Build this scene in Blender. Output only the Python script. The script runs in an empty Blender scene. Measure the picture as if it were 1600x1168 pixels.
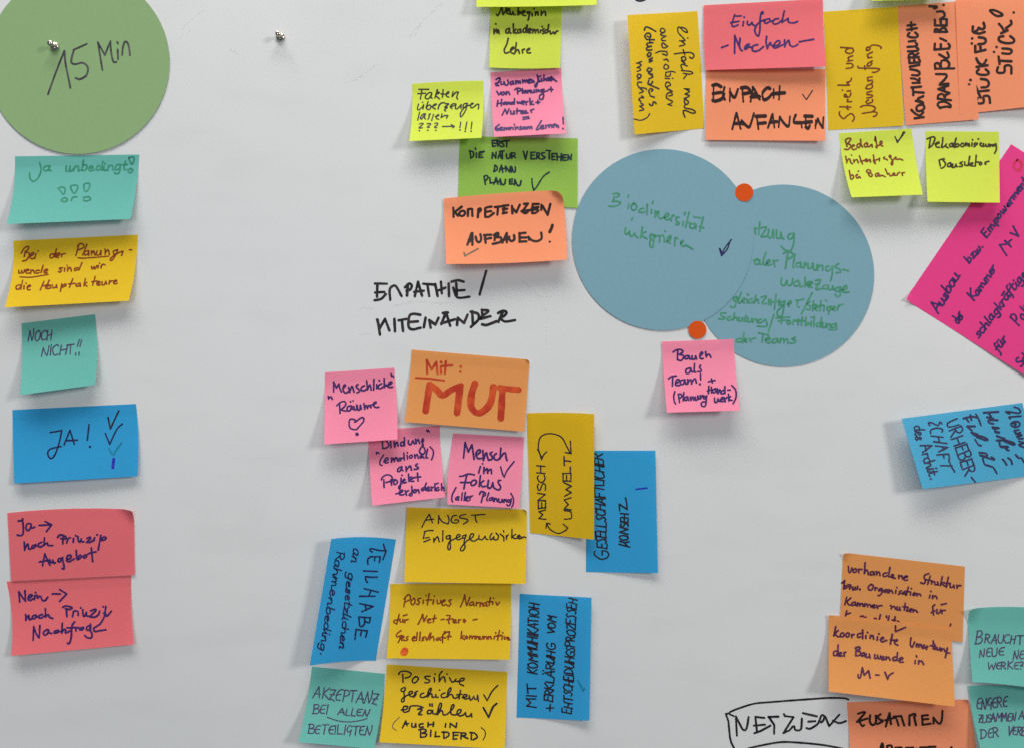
import bpy, math, random
from mathutils import Vector, noise

# ------------------------------------------------------------------ camera, light, exposure
S = 0.00066            # metres on the board per photo pixel (a sticky note is 76 x 127 mm)
D = 1.05               # camera distance from the board
CU, CV = 800.0, 584.0  # middle of the photograph

sc = bpy.context.scene
cam_d = bpy.data.cameras.new('camera'); cam = bpy.data.objects.new('camera', cam_d)
sc.collection.objects.link(cam); sc.camera = cam
cam.location = (0, -D, 0); cam.rotation_euler = (math.radians(90), 0, 0)
cam_d.sensor_width = 36; cam_d.lens = 36 * D / (1600 * S); cam_d.clip_start = .01; cam_d.clip_end = 50

w = bpy.data.worlds.new('World'); sc.world = w; w.use_nodes = True
nt = w.node_tree; nt.nodes.clear()
out = nt.nodes.new('ShaderNodeOutputWorld'); bg = nt.nodes.new('ShaderNodeBackground')
tc = nt.nodes.new('ShaderNodeTexCoord'); sx = nt.nodes.new('ShaderNodeSeparateXYZ')
mr = nt.nodes.new('ShaderNodeMapRange'); cr = nt.nodes.new('ShaderNodeValToRGB')
mr.inputs['From Min'].default_value = -1; mr.inputs['From Max'].default_value = 1
cr.color_ramp.elements[0].position = .15; cr.color_ramp.elements[0].color = (.30, .40, .54, 1)
cr.color_ramp.elements[1].position = .8; cr.color_ramp.elements[1].color = (.74, .75, .76, 1)
nt.links.new(tc.outputs['Generated'], sx.inputs[0]); nt.links.new(sx.outputs['Z'], mr.inputs['Value'])
nt.links.new(mr.outputs[0], cr.inputs[0]); nt.links.new(cr.outputs[0], bg.inputs[0]); nt.links.new(bg.outputs[0], out.inputs[0])
bg.inputs[1].default_value = 0.225

def area(name, loc, target, sx_, sy_, power, col):
    d = bpy.data.lights.new(name, 'AREA'); d.shape = 'RECTANGLE'; d.size = sx_; d.size_y = sy_
    d.energy = power; d.color = col
    o = bpy.data.objects.new(name, d); sc.collection.objects.link(o); o.location = loc
    o.rotation_euler = (Vector(target) - Vector(loc)).to_track_quat('-Z', 'Y').to_euler()
area('window_light', (4.3, -3.8, 1.3), (0, 0, 0), 1.0, 1.2, 120, (1, .975, .935))
area('ceiling_light', (-.3, -1.3, 2.8), (0, 0, 0), 3.0, .9, 98, (1, .985, .95))
area('cool_fill_light', (-.8, -3.1, .2), (-.2, 0, -.1), .9, 1.3, 13, (.84, .93, 1))  # added fill behind the camera: cools the lower left, soft sheen on the board

sc.view_settings.view_transform = 'Standard'; sc.view_settings.look = 'None'
sc.view_settings.exposure = 0; sc.view_settings.gamma = 1; sc.view_settings.use_curve_mapping = False
sc.cycles.use_denoising = False
sc.cycles.max_bounces = 8

# ------------------------------------------------------------------ helpers
COL = sc.collection
rnd = random.Random(7)
def lin(c):
    r = []
    for v in c:
        v /= 255
        r.append(v / 12.92 if v <= .04045 else ((v + .055) / 1.055) ** 2.4)
    return r
def W(u, v, h):                     # a point h metres in front of the board
    k = (D - h) / D
    return Vector(((u - CU) * S * k, -h, (CV - v) * S * k))

def nodes(name):
    m = bpy.data.materials.new(name); m.use_nodes = True
    n = m.node_tree; n.nodes.clear()
    o = n.nodes.new('ShaderNodeOutputMaterial'); b = n.nodes.new('ShaderNodeBsdfPrincipled')
    n.links.new(b.outputs[0], o.inputs[0])
    return m, n, o, b
def noise_mix(n, scale, c0, c1, p0=.35, p1=.65, detail=3, stretch=None):
    t = n.nodes.new('ShaderNodeTexCoord'); x = n.nodes.new('ShaderNodeTexNoise'); r = n.nodes.new('ShaderNodeValToRGB')
    x.inputs['Scale'].default_value = scale; x.inputs['Detail'].default_value = detail
    if stretch:
        mp = n.nodes.new('ShaderNodeMapping'); mp.inputs['Scale'].default_value = stretch
        n.links.new(t.outputs['Object'], mp.inputs[0]); n.links.new(mp.outputs[0], x.inputs['Vector'])
    else:
        n.links.new(t.outputs['Object'], x.inputs['Vector'])
    n.links.new(x.outputs['Fac'], r.inputs[0])
    r.color_ramp.elements[0].position = p0; r.color_ramp.elements[0].color = (*c0, 1)
    r.color_ramp.elements[1].position = p1; r.color_ramp.elements[1].color = (*c1, 1)
    return r, x

PAPER_GAIN = 1.02
def paper(name, rgb, trans=.16):
    m, n, o, b = nodes(name)
    c = [min(v * PAPER_GAIN, 1.0) for v in lin(rgb)]
    r, x = noise_mix(n, 260, [v * .975 for v in c], [min(1, v * 1.02) for v in c], .3, .7, 4)
    n.links.new(r.outputs[0], b.inputs['Base Color'])
    b.inputs['Roughness'].default_value = .85; b.inputs['Specular IOR Level'].default_value = .18
    bx = n.nodes.new('ShaderNodeTexNoise'); bx.inputs['Scale'].default_value = 1500; bx.inputs['Detail'].default_value = 2
    t = n.nodes.new('ShaderNodeTexCoord'); n.links.new(t.outputs['Object'], bx.inputs['Vector'])
    bp = n.nodes.new('ShaderNodeBump'); bp.inputs['Strength'].default_value = .07; bp.inputs['Distance'].default_value = .0002
    n.links.new(bx.outputs['Fac'], bp.inputs['Height']); n.links.new(bp.outputs[0], b.inputs['Normal'])
    if trans:
        tr = n.nodes.new('ShaderNodeBsdfTranslucent'); mx = n.nodes.new('ShaderNodeMixShader')
        tr.inputs[0].default_value = (*c, 1)
        mx.inputs[0].default_value = trans
        n.links.new(b.outputs[0], mx.inputs[1]); n.links.new(tr.outputs[0], mx.inputs[2]); n.links.new(mx.outputs[0], o.inputs[0])
    return m
PAPER = {
    'teal': paper('teal paper', (110, 188, 177)), 'yellow': paper('yellow paper', (235, 195, 42)),
    'ochre': paper('ochre yellow paper', (224, 182, 30)),
    'blue': paper('blue paper', (54, 163, 218)), 'sky': paper('sky blue paper', (84, 176, 214)),
    'coral': paper('coral paper', (240, 117, 124)), 'salmon': paper('salmon paper', (254, 156, 114)),
    'pink': paper('pink paper', (255, 146, 174)), 'lime': paper('lime paper', (216, 231, 86)),
    'green': paper('green paper', (158, 202, 88)), 'orange': paper('orange paper', (233, 157, 90)),
    'magenta': paper('magenta paper', (246, 72, 146)),
    'sage': paper('sage green card', (139, 170, 119), 0), 'steel': paper('grey blue card', (124, 164, 178), 0),
    'dot': paper('orange red sticker', (216, 82, 22), 0),
}
INKS = {}
def ink(key):
    if key in INKS: return INKS[key]
    tab = {  # two tones of each ink, pooled unevenly by the pen
        'violet': ((46, 20, 88), (66, 32, 104), 160), 'navy': ((22, 24, 66), (36, 38, 92), 160),
        'black': ((24, 18, 26), (50, 40, 46), 150), 'brownblack': ((30, 9, 10), (52, 18, 14), 150),
        'olive': ((44, 38, 14), (70, 60, 22), 150), 'brown': ((128, 58, 14), (104, 42, 10), 160),
        'rust': ((124, 44, 10), (150, 62, 14), 160), 'greeny': ((62, 140, 106), (80, 154, 120), 160),
        'seagreen': ((46, 130, 106), (62, 144, 118), 160), 'slate': ((62, 52, 92), (84, 70, 104), 160),
        'darkteal': ((16, 40, 46), (28, 56, 58), 150), 'grey': ((96, 84, 66), (120, 104, 76), 150),
        'charcoal': ((58, 54, 62), (92, 88, 90), 90), 'red': ((176, 44, 14), (206, 78, 28), 70),
        'ringred': ((206, 30, 74), (220, 44, 96), 110), 'teal_ink': ((14, 118, 150), (24, 134, 162), 150),
        'blue_ink': ((34, 34, 168), (44, 50, 180), 150), 'plum': ((74, 24, 62), (98, 38, 74), 150),
        'board': ((18, 12, 16), (54, 46, 48), 70),
        'redring': ((206, 70, 16), (224, 104, 30), 120),
    }
    a, c, s = tab[key]
    m, n, o, b = nodes(key + ' ink')
    r, x = noise_mix(n, s, lin(a), lin(c), .42, .66, 3)
    n.links.new(r.outputs[0], b.inputs['Base Color'])
    b.inputs['Roughness'].default_value = .5; b.inputs['Specular IOR Level'].default_value = .3
    INKS[key] = m
    return m

def mesh_obj(name, verts, faces, mat, parent=None, origin=None, smooth=True):
    o0 = origin if origin is not None else Vector((0, 0, 0))
    me = bpy.data.meshes.new(name); me.from_pydata([tuple(Vector(p) - o0) for p in verts], [], faces); me.update()
    if smooth: me.polygons.foreach_set('use_smooth', [True] * len(me.polygons))
    me.materials.append(mat)
    o = bpy.data.objects.new(name, me); COL.objects.link(o)
    o.location = o0 if parent is None else o0 - parent.location
    if parent is not None: o.parent = parent
    return o
def tag(o, label, cat, group=None):
    o['label'] = label; o['category'] = cat
    if group: o['group'] = group

# ------------------------------------------------------------------ pen strokes and handwriting
GLY = {
 'A': (.62, "0,0 .30,1 .60,0;.1,.36 .56,.38"),
 'B': (.55, ".06,0 .06,1;~0,.97 .3,1 .46,.82 .36,.6 .1,.52;~.1,.52 .4,.5 .54,.27 .38,.03 0,0"),
 'C': (.52, "~.52,.86 .36,1 .14,.85 .02,.5 .12,.14 .32,0 .52,.12"),
 'D': (.6, ".06,0 .06,1;~0,.97 .34,.94 .56,.55 .4,.15 0,.01"),
 'E': (.5, ".06,1 .06,0;.02,1 .48,1;.06,.53 .4,.54;.04,.02 .48,0"),
 'F': (.48, ".06,1 .06,0;0,1 .5,1;.06,.52 .38,.53"),
 'G': (.6, "~.52,.88 .36,1 .14,.85 .02,.5 .12,.12 .34,0 .54,.16 .54,.44;.54,.44 .3,.44"),
 'H': (.6, ".05,1 .05,0;.55,1 .55,0;.05,.5 .55,.52"),
 'I': (.16, ".08,1 .08,0"),
 'J': (.45, "~.1,1 .42,1 .4,.3 .3,.03 .1,0 0,.2"),
 'K': (.55, ".06,1 .06,0;.52,1 .08,.5 .54,0"),
 'L': (.48, ".06,1 .06,.02 .46,0"),
 'M': (.75, ".04,0 .1,1 .37,.42 .62,1 .7,0"),
 'N': (.6, ".05,0 .07,1 .52,.04 .56,1"),
 'O': (.58, "~.3,1 .08,.82 .03,.45 .14,.08 .34,0 .55,.3 .52,.75 .3,1"),
 'P': (.5, ".06,0 .06,1;~0,.96 .3,1 .48,.78 .36,.52 .08,.46"),
 'R': (.55, ".06,0 .06,1;~0,.97 .3,1 .47,.78 .36,.56 .08,.5;.2,.5 .54,0"),
 'S': (.5, "~.46,.88 .3,1 .1,.9 .08,.68 .28,.52 .46,.34 .42,.1 .22,0 .02,.1"),
 'T': (.55, "0,.98 .56,1;.28,1 .28,0"),
 'U': (.58, "~.05,1 .05,.4 .14,.06 .32,0 .5,.14 .54,.5 .55,1"),
 'V': (.58, ".02,1 .28,0 .58,1"),
 'W': (.85, ".02,1 .2,0 .42,.75 .62,0 .84,1"),
 'Z': (.55, ".04,.98 .52,1 .03,.02 .55,0"),
 'a': (.52, "~.42,.48 .24,.56 .06,.4 .06,.1 .2,0 .36,.16 .43,.52;~.43,.54 .41,.15 .46,0 .54,.06"),
 'b': (.48, ".06,1 .06,.03;~.06,.25 .22,.54 .42,.44 .42,.14 .24,0 .06,.06"),
 'c': (.4, "~.4,.47 .24,.56 .06,.38 .08,.1 .24,0 .42,.08"),
 'd': (.52, "~.42,.42 .24,.55 .06,.38 .07,.1 .22,0 .38,.14 .44,.4;.46,1 .44,.1 .52,.02"),
 'e': (.44, "~.05,.26 .24,.3 .38,.42 .28,.56 .12,.5 .05,.25 .14,.03 .3,0 .44,.1"),
 'f': (.38, "~.42,.92 .32,1 .2,.86 .16,.4 .12,-.3 .02,-.4;0,.5 .38,.54"),
 'g': (.5, "~.42,.48 .24,.56 .06,.4 .08,.12 .22,.04 .38,.2 .44,.52;~.44,.54 .42,-.1 .32,-.38 .14,-.38 .06,-.25"),
 'h': (.5, ".06,1 .06,0;~.06,.25 .2,.52 .36,.5 .4,.25 .4,.04 .5,.02"),
 'i': (.22, "~.08,.54 .08,.1 .14,0 .22,.05;.09,.78 .1,.85"),
 'j': (.24, "~.12,.54 .1,-.2 .02,-.4 -.08,-.3;.12,.78 .13,.85"),
 'k': (.46, ".06,1 .06,0;.38,.54 .08,.26 .42,0"),
 'l': (.2, "~.07,1 .07,.14 .12,0 .2,.05"),
 'm': (.76, ".06,.54 .06,0;~.06,.3 .18,.54 .32,.48 .34,0;~.34,.3 .46,.54 .6,.48 .63,.1 .66,0 .75,.04"),
 'n': (.5, ".06,.54 .06,0;~.06,.28 .22,.54 .37,.46 .38,.1 .42,0 .5,.04"),
 'o': (.48, "~.24,.55 .07,.42 .06,.12 .22,0 .41,.14 .4,.42 .24,.55"),
 'p': (.48, ".07,.54 .05,-.4;~.06,.3 .24,.56 .42,.44 .4,.12 .24,.02 .07,.1"),
 'r': (.36, ".06,.54 .06,0;~.06,.28 .16,.5 .34,.53"),
 's': (.38, "~.34,.48 .2,.56 .08,.44 .2,.3 .33,.16 .24,.01 .02,.04"),
 't': (.36, "~.16,.9 .13,.15 .19,0 .34,.05;0,.58 .36,.6"),
 'u': (.52, "~.06,.54 .06,.15 .16,0 .32,.1 .4,.54;~.4,.54 .4,.12 .44,0 .52,.04"),
 'v': (.44, ".04,.54 .2,0 .42,.56"),
 'w': (.68, "~.04,.54 .1,.05 .2,.02 .34,.42;~.34,.42 .38,.04 .48,.02 .6,.3 .64,.56"),
 'z': (.44, ".04,.52 .38,.54 .03,.02 .44,0"),
 '.': (.16, ".07,.02 .09,.0"),
 '!': (.2, ".1,1 .08,.3;.08,.02 .09,0"),
 '?': (.42, "~.04,.8 .18,1 .38,.85 .28,.6 .1,.42 .4,.42;.2,.04 .21,0"),
 '-': (.4, ".05,.34 .35,.36"),
}
DOTS = {'ä': ('a', .14, .34, .8), 'ü': ('u', .14, .34, .8), 'Ä': ('A', .18, .44, 1.22), 'Ü': ('U', .16, .44, 1.24)}
BARS = {'ā': ('a', .1, .44, .8), 'ū': ('u', .06, .46, .84)}
def parse(st):
    r = []
    for part in st.split(';'):
        part = part.strip()
        if not part: continue
        sm = part[0] == '~'
        r.append((sm, [tuple(float(k) for k in p.split(',')) for p in part.lstrip('~').split()]))
    return r
for k, (b_, x0, x1, y) in DOTS.items():
    GLY[k] = (GLY[b_][0], GLY[b_][1] + f";{x0},{y} {x0+.02},{y-.07};{x1},{y} {x1+.02},{y-.07}")
for k, (b_, x0, x1, y) in BARS.items():
    GLY[k] = (GLY[b_][0], GLY[b_][1] + f";{x0},{y} {x1},{y+.05}")
GLY = {k: (a, parse(s)) for k, (a, s) in GLY.items()}
ALT = {   # other hands
 'marker': {
  'N': (.62, ".05,0 .1,.8;~.08,.8 .22,.3 .36,.08 .5,.25 .62,.9"), 'E': (.54, ".12,.95 .06,.05;.02,1 .55,1.02;.06,.52 .42,.56;~.02,.04 .25,-.03 .56,.12"),
  'Z': (.6, ".04,.95 .55,1 .05,.02 .65,.04;.1,.46 .6,.5"), 'K': (.6, ".06,1 .1,-.05;.58,.92 .1,.45;~.1,.5 .36,.16 .64,.2"),
  'M': (.62, ".05,0 .1,.85;~.06,.86 .3,.95 .52,.86 .6,.5 .6,0"), 'O': (.5, "~.28,.8 .06,.65 .05,.2 .22,.06 .44,.25 .44,.66 .28,.8"),
  'H': (.6, ".05,1 .07,0;.5,.95 .52,.05;-.03,.46 .66,.5"), 'A': (.6, ".0,-.04 .28,.95 .56,.04;.06,.3 .6,.36"),
  'P': (.5, ".1,0 .1,.9;~0,.86 .3,.95 .48,.74 .36,.5 .1,.46"), 'R': (.58, ".08,0 .1,.95;~.02,.92 .32,1 .46,.74 .34,.54 .1,.46;~.2,.48 .4,.1 .64,.12"),
  'U': (.56, "~.04,1 .05,.3 .2,.02 .38,.1 .5,.5 .54,1"), 'S': (.5, "~.5,.94 .2,1.02 .06,.8 .28,.54 .46,.3 .3,.02 .0,.06"),
  'T': (.56, "-.02,.92 .6,1;.3,.98 .27,0"), 'L': (.46, ".08,1 .05,.04;~.05,.04 .25,0 .5,.08")},
 'square': {
  'N': (.58, ".05,0 .1,1;.08,.58 .5,.44;.54,1 .48,0"), 'M': (.66, ".04,0 .1,1;.1,.98 .34,.55 .58,1;.58,1 .6,0"),
  'E': (.48, ".1,1 .04,0;.06,1 .5,1;.08,.54 .4,.56;.02,.02 .46,.02"), 'U': (.54, "~.08,1 .03,.3 .16,.02 .36,.1 .5,.5;.54,1 .5,.0"),
  'I': (.16, ".1,1 .06,0"), 'S': (.46, "~.5,.92 .28,1 .14,.78 .3,.5 .36,.22 .2,0 0,.1"), 'K': (.55, ".1,1 .04,0;.54,1 .08,.48 .5,0"),
  'A': (.56, "0,0 .34,1 .52,0;.1,.32 .56,.36"), 'H': (.56, ".1,1 .03,0;.56,1 .5,0;.04,.5 .56,.5")},
 'round': {
  'E': (.48, "~.48,.97 .18,.92 .05,.5 .14,.08 .46,.05;.08,.5 .4,.54"), 'N': (.56, ".04,0 .14,.95;~.14,.95 .3,.3 .42,.04;~.42,.04 .5,.5 .52,1.08"),
  'Z': (.5, ".04,.95 .48,1 .08,.04;~.08,.04 .3,.06 .48,-.05;.1,.5 .44,.52"), 'H': (.54, ".06,1 .02,0;.5,1 .46,0;.04,.5 .5,.58"),
  'O': (.54, "~.3,.98 .06,.8 .04,.3 .2,.02 .46,.2 .5,.75 .3,.98"), 'G': (.5, "~.46,.9 .24,1 .06,.6 .2,.3 .44,.4;.44,.55 .4,-.1")},
}
ALT = {st: {k: (a, parse(g)) for k, (a, g) in d.items()} for st, d in ALT.items()}
for st in ALT:
    for k, (b_, x0, x1, y) in DOTS.items():
        if b_ in ALT[st]: ALT[st][k] = (ALT[st][b_][0], ALT[st][b_][1] + parse(f"{x0},{y} {x0+.02},{y-.07};{x1},{y} {x1+.02},{y-.07}"))
JOIN_OUT = set('acdehiklmntuäüā'); JOIN_IN = set('nmuiretvwjpsü')

def catmull(p, n):
    if len(p) < 3: return p
    q = [(2*p[0][0]-p[1][0], 2*p[0][1]-p[1][1])] + p + [(2*p[-1][0]-p[-2][0], 2*p[-1][1]-p[-2][1])]
    if math.dist(p[0], p[-1]) < 1e-6: q[0] = p[-2]; q[-1] = p[1]
    r = []
    for i in range(1, len(q) - 2):
        for j in range(n):
            t = j / n; t2 = t*t; t3 = t2*t
            r.append(tuple(.5*((2*q[i][k]) + (-q[i-1][k]+q[i+1][k])*t + (2*q[i-1][k]-5*q[i][k]+4*q[i+1][k]-q[i+2][k])*t2
                     + (-q[i-1][k]+3*q[i][k]-3*q[i+1][k]+q[i+2][k])*t3) for k in (0, 1)))
    return r + [p[-1]]
def resample(p, step):
    r = [p[0]]; acc = 0
    L = sum(math.dist(a, b) for a, b in zip(p, p[1:]))
    n = max(1, round(L / step)); st = L / n if n else 1
    if L < 1e-9: return [p[0], (p[0][0] + .05, p[0][1])]
    need = st
    for a, b in zip(p, p[1:]):
        d = math.dist(a, b); pos = 0
        while d - pos >= need - 1e-9:
            pos += need; t = min(1, pos / d) if d else 0
            r.append((a[0]+(b[0]-a[0])*t, a[1]+(b[1]-a[1])*t)); need = st
        need -= d - pos
    if math.dist(r[-1], p[-1]) > st * .3: r.append(p[-1])
    else: r[-1] = p[-1]
    return r

class Pen:
    """collects ribbons of ink on a surface; surf(u, v) gives the height of the sheet there"""
    def __init__(self, surf, width, nib=None, lift=.00012):
        self.v = []; self.f = []; self.surf = surf; self.w = width * .93; self.nib = nib; self.n = 0; self.lift = lift
        self.seed = rnd.random() * 100
    def ribbon(self, pts, wid):
        off = self.lift + .00002 * (self.n % 9); self.n += 1
        step = max(.7, min(1.6, wid * .45))
        p = resample(pts, step)
        m = len(p); sd = self.seed + self.n * 3.17
        rows = []
        def width(i, dx, dy):
            k = 1 + .16 * noise.noise((i * .11 + sd, sd, 0))
            if self.nib:
                th = math.atan2(dy, dx)
                k *= self.nib[1] + (1 - self.nib[1]) * abs(math.sin(th - self.nib[0]))
            return wid * k * .5
        q = []
        for i in range(m):
            a = p[max(0, i-1)]; b = p[min(m-1, i+1)]
            dx, dy = b[0]-a[0], b[1]-a[1]; L = math.hypot(dx, dy) or 1
            q.append((p[i], dx/L, dy/L))
        (c, dx, dy) = q[0]; r = width(0, dx, dy)
        for t in (80, 50, 22):
            t = math.radians(t); rows.append(((c[0]-dx*r*math.sin(t), c[1]-dy*r*math.sin(t)), dx, dy, r*math.cos(t)))
        for i, (c, dx, dy) in enumerate(q): rows.append((c, dx, dy, width(i, dx, dy)))
        (c, dx, dy) = q[-1]; r = width(m-1, dx, dy)
        for t in (22, 50, 80):
            t = math.radians(t); rows.append(((c[0]+dx*r*math.sin(t), c[1]+dy*r*math.sin(t)), dx, dy, r*math.cos(t)))
        b0 = len(self.v)
        for (c, dx, dy, r) in rows:
            for s in (-1, 1):
                u, v = c[0] - dy*r*s, c[1] + dx*r*s
                self.v.append(W(u, v, self.surf(u, v) + off))
        for i in range(len(rows) - 1):
            a = b0 + 2*i; self.f.append((a, a+1, a+3, a+2))
    def stroke(self, smooth, pts, wid=None):
        wid = wid or self.w
        if smooth and len(pts) > 2: self.ribbon(catmull(pts, 8), wid); return
        run = [pts[0]]                       # break at sharp corners so every bend has round ends
        for i in range(1, len(pts)):
            run.append(pts[i])
            if i < len(pts) - 1:
                a, b, c = pts[i-1], pts[i], pts[i+1]
                t = abs((math.atan2(c[1]-b[1], c[0]-b[0]) - math.atan2(b[1]-a[1], b[0]-a[0]) + math.pi) % (2*math.pi) - math.pi)
                if t > .7: self.ribbon(run, wid); run = [pts[i]]
        self.ribbon(run, wid)
    def word(self, text, x0, y0, x1, y1, h, slant=.12, wid=None, hand=None, join=.85, loose=1.0):
        alt = ALT.get(hand, {}); G = lambda c: alt.get(c) or GLY.get(c)
        tot = 0; adv = []
        for ch in text:
            a = (G(ch)[0] if G(ch) else .3) * rnd.uniform(.9, 1.12) + .05
            adv.append(a); tot += a
        tot -= .05
        L = math.hypot(x1-x0, y1-y0) or 1; dx, dy = (x1-x0)/L, (y1-y0)/L
        ux, uy = dy, -dx
        k = L / tot; x = 0; prev = None; ph = rnd.uniform(0, 6)
        J = lambda r: rnd.uniform(-r, r) * loose
        for i, (ch, a) in enumerate(zip(text, adv)):
            g = G(ch)
            if g:
                js = 1 + J(.1); jy = J(.03) + .03 * loose * math.sin(i * 1.3 + ph); jr = J(.07); jx = 1 + J(.08)
                last = None; first = None
                for sm, pts in g[1]:
                    o = []
                    for (gx, gy) in pts:
                        if ch.islower(): gy = gy * .84 if gy < .6 else gy - .1
                        gx = gx * jx + J(.028); gy = gy * js + jy + J(.028)
                        gx = (x + gx) * k + (slant + jr) * gy * h
                        o.append((x0 + dx*gx + ux*gy*h, y0 + dy*gx + uy*gy*h))
                    if first is None: first = o[0]
                    if len(pts) > 2 or last is None: last = o[-1]
                    self.stroke(sm, o, wid)
                if prev and ch in JOIN_IN and rnd.random() < join and math.dist(prev, first) < h * .8:
                    mx, my = (prev[0]*.4 + first[0]*.6), (prev[1]*.4 + first[1]*.6)
                    self.stroke(True, [prev, (mx - ux*h*.05, my - uy*h*.05), first], (wid or self.w) * .85)
                prev = last if ch in JOIN_OUT else None
            else: prev = None
            x += a
    def build(self, name, mat, parent):
        if not self.v: return None
        c = Vector((0, 0, 0))
        for p in self.v: c += p
        return mesh_obj(name, self.v, self.f, mat, parent, c / len(self.v), smooth=False)

def view(x0, y0, s): return (x0, y0, s)
V1 = view(0, 0, 4); V2 = view(0, 230, 4.491); V3 = view(0, 480, 4.026); V4 = view(0, 780, 4.491); V5 = view(620, 0, 5.31)
V6 = view(670, 200, 5.08); V7 = view(960, 0, 4.706); V8 = view(1270, 0, 4.848); V9 = view(1290, 190, 5.161); V10 = view(880, 220, 3.156)
V11 = view(560, 400, 5.333); V12 = view(480, 530, 4.026); V13 = view(800, 620, 4.027); V14 = view(1010, 500, 6.872)
V16 = view(460, 780, 4.17); V17 = view(590, 780, 4.492); V18 = view(450, 1020, 4.324); V19 = view(780, 900, 4.867)
V20 = view(1270, 850, 4.492); V21 = view(1490, 930, 4.909); V22 = view(1110, 1060, 3.556)
VA = view(1410, 220, 5.84); VB = view(1410, 400, 5.563); VC = view(1400, 620, 7.3); VN = view(1110, 1060, 6.4); VT = view(720, 0, 4.706)
VP = view(0, 0, 1)
TA = view(690, 300, 8); TB = view(1130, 10, 10); TC = view(1105, 125, 8.42); TD = view(15, 800, 10); TE = view(15, 910, 9.41)
TF = view(945, 295, 9.7); TG = view(1110, 340, 5.696); TH = view(605, 1040, 8.42); TI = view(705, 685, 10.62); TJ = view(655, 795, 9.41); TK = view(645, 130, 14.55)
TL = view(1405, 0, 5.99); TM = view(20, 375, 8.42); TN = view(1310, 870, 8); TO = view(1295, 970, 8.205); TQ = view(605, 925, 8.205); RE = view(920, 700, 5.08)
QA = view(510, 578, 11.45); QB = view(580, 680, 11.68); QC = view(765, 8, 13.74); QD = view(767, 112, 11.92); QE = view(1312, 202, 13.75)
QF = view(1446, 208, 13.79); QG = view(980, 30, 7.08); QH = view(485, 845, 6.315); RA = view(1040, 535, 8.957); RB = view(720, 215, 7.156); RC = view(1300, 60, 6.963); RH = view(1320, 1095, 6.779)
def to_px(vw, x, y): return (vw[0] + x / vw[2], vw[1] + y / vw[2])

HAND = {'brownblack': 'marker', 'darkteal': 'marker', 'slate': 'round', 'black': 'square', 'navy': 'round'}
def write(parent, surf, vw, lines):
    """each line: (part name, ink, pen width, items[, options]); an item is a word tuple or a traced stroke string"""
    for ln in lines:
        name, ik, wid, items = ln[:4]; opt = ln[4] if len(ln) > 4 else {}
        pen = Pen(surf, wid, opt.get('nib')); v_ = opt.get('view', vw)
        for it in items:
            if isinstance(it, str):
                for sm, pts in parse(it): pen.stroke(sm, [to_px(v_, *p) for p in pts])
            elif it[0] == 'dot':
                x, y = to_px(v_, it[1], it[2]); r = it[3] if len(it) > 3 else wid * 1.15
                pen.stroke(False, [(x - .2, y), (x + .2, y + .2)], r)
            else:
                t, x0, y0, x1, y1, h = it[:6]
                a = to_px(v_, x0, y0); b = to_px(v_, x1, y1)
                pen.word(t, a[0], a[1], b[0], b[1], h / v_[2], opt.get('slant', .12 if t.isupper() else .2), hand=opt.get('hand', HAND.get(ik) if t.isupper() else None), join=opt.get('join', .85))
        pen.build(name, ink(ik), parent)

# ------------------------------------------------------------------ the whiteboard
def board_mat():
    m, n, o, b = nodes('white enamel')
    r, x = noise_mix(n, 3.2, (.70, .705, .705), (.735, .735, .73), .35, .65, 5)
    r2, x2 = noise_mix(n, 9, (.965, .965, .965), (1, 1, 1), .3, .5, 6, (1, 1, 3))
    mx = n.nodes.new('ShaderNodeMix'); mx.data_type = 'RGBA'; mx.blend_type = 'MULTIPLY'; mx.inputs[0].default_value = 1
    n.links.new(r.outputs[0], mx.inputs[6]); n.links.new(r2.outputs[0], mx.inputs[7]); n.links.new(mx.outputs[2], b.inputs['Base Color'])
    b.inputs['Roughness'].default_value = .38; b.inputs['Specular IOR Level'].default_value = .4
    return m
bw, bh, bt, bv = 1.7, 1.1, .018, .006
prof = [(0, bt), (0, bv)]
vs = []
for (x, z, y) in [(-bw, -bh, bt), (bw, -bh, bt), (bw, bh, bt), (-bw, bh, bt), (-bw, -bh, bv), (bw, -bh, bv), (bw, bh, bv), (-bw, bh, bv),
                  (-bw+bv, -bh+bv, 0), (bw-bv, -bh+bv, 0), (bw-bv, bh-bv, 0), (-bw+bv, bh-bv, 0)]:
    vs.append((x, y, z))
fs = [(0, 3, 2, 1)] + [(i, (i+1) % 4, 4+(i+1) % 4, 4+i) for i in range(4)] + [(4+i, 4+(i+1) % 4, 8+(i+1) % 4, 8+i) for i in range(4)] + [(8, 9, 10, 11)]
board = mesh_obj('whiteboard', vs, fs, board_mat(), smooth=False)
tag(board, 'large white enamel whiteboard covered with sticky notes and black marker words', 'whiteboard')
flat = lambda u, v: .0
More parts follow.
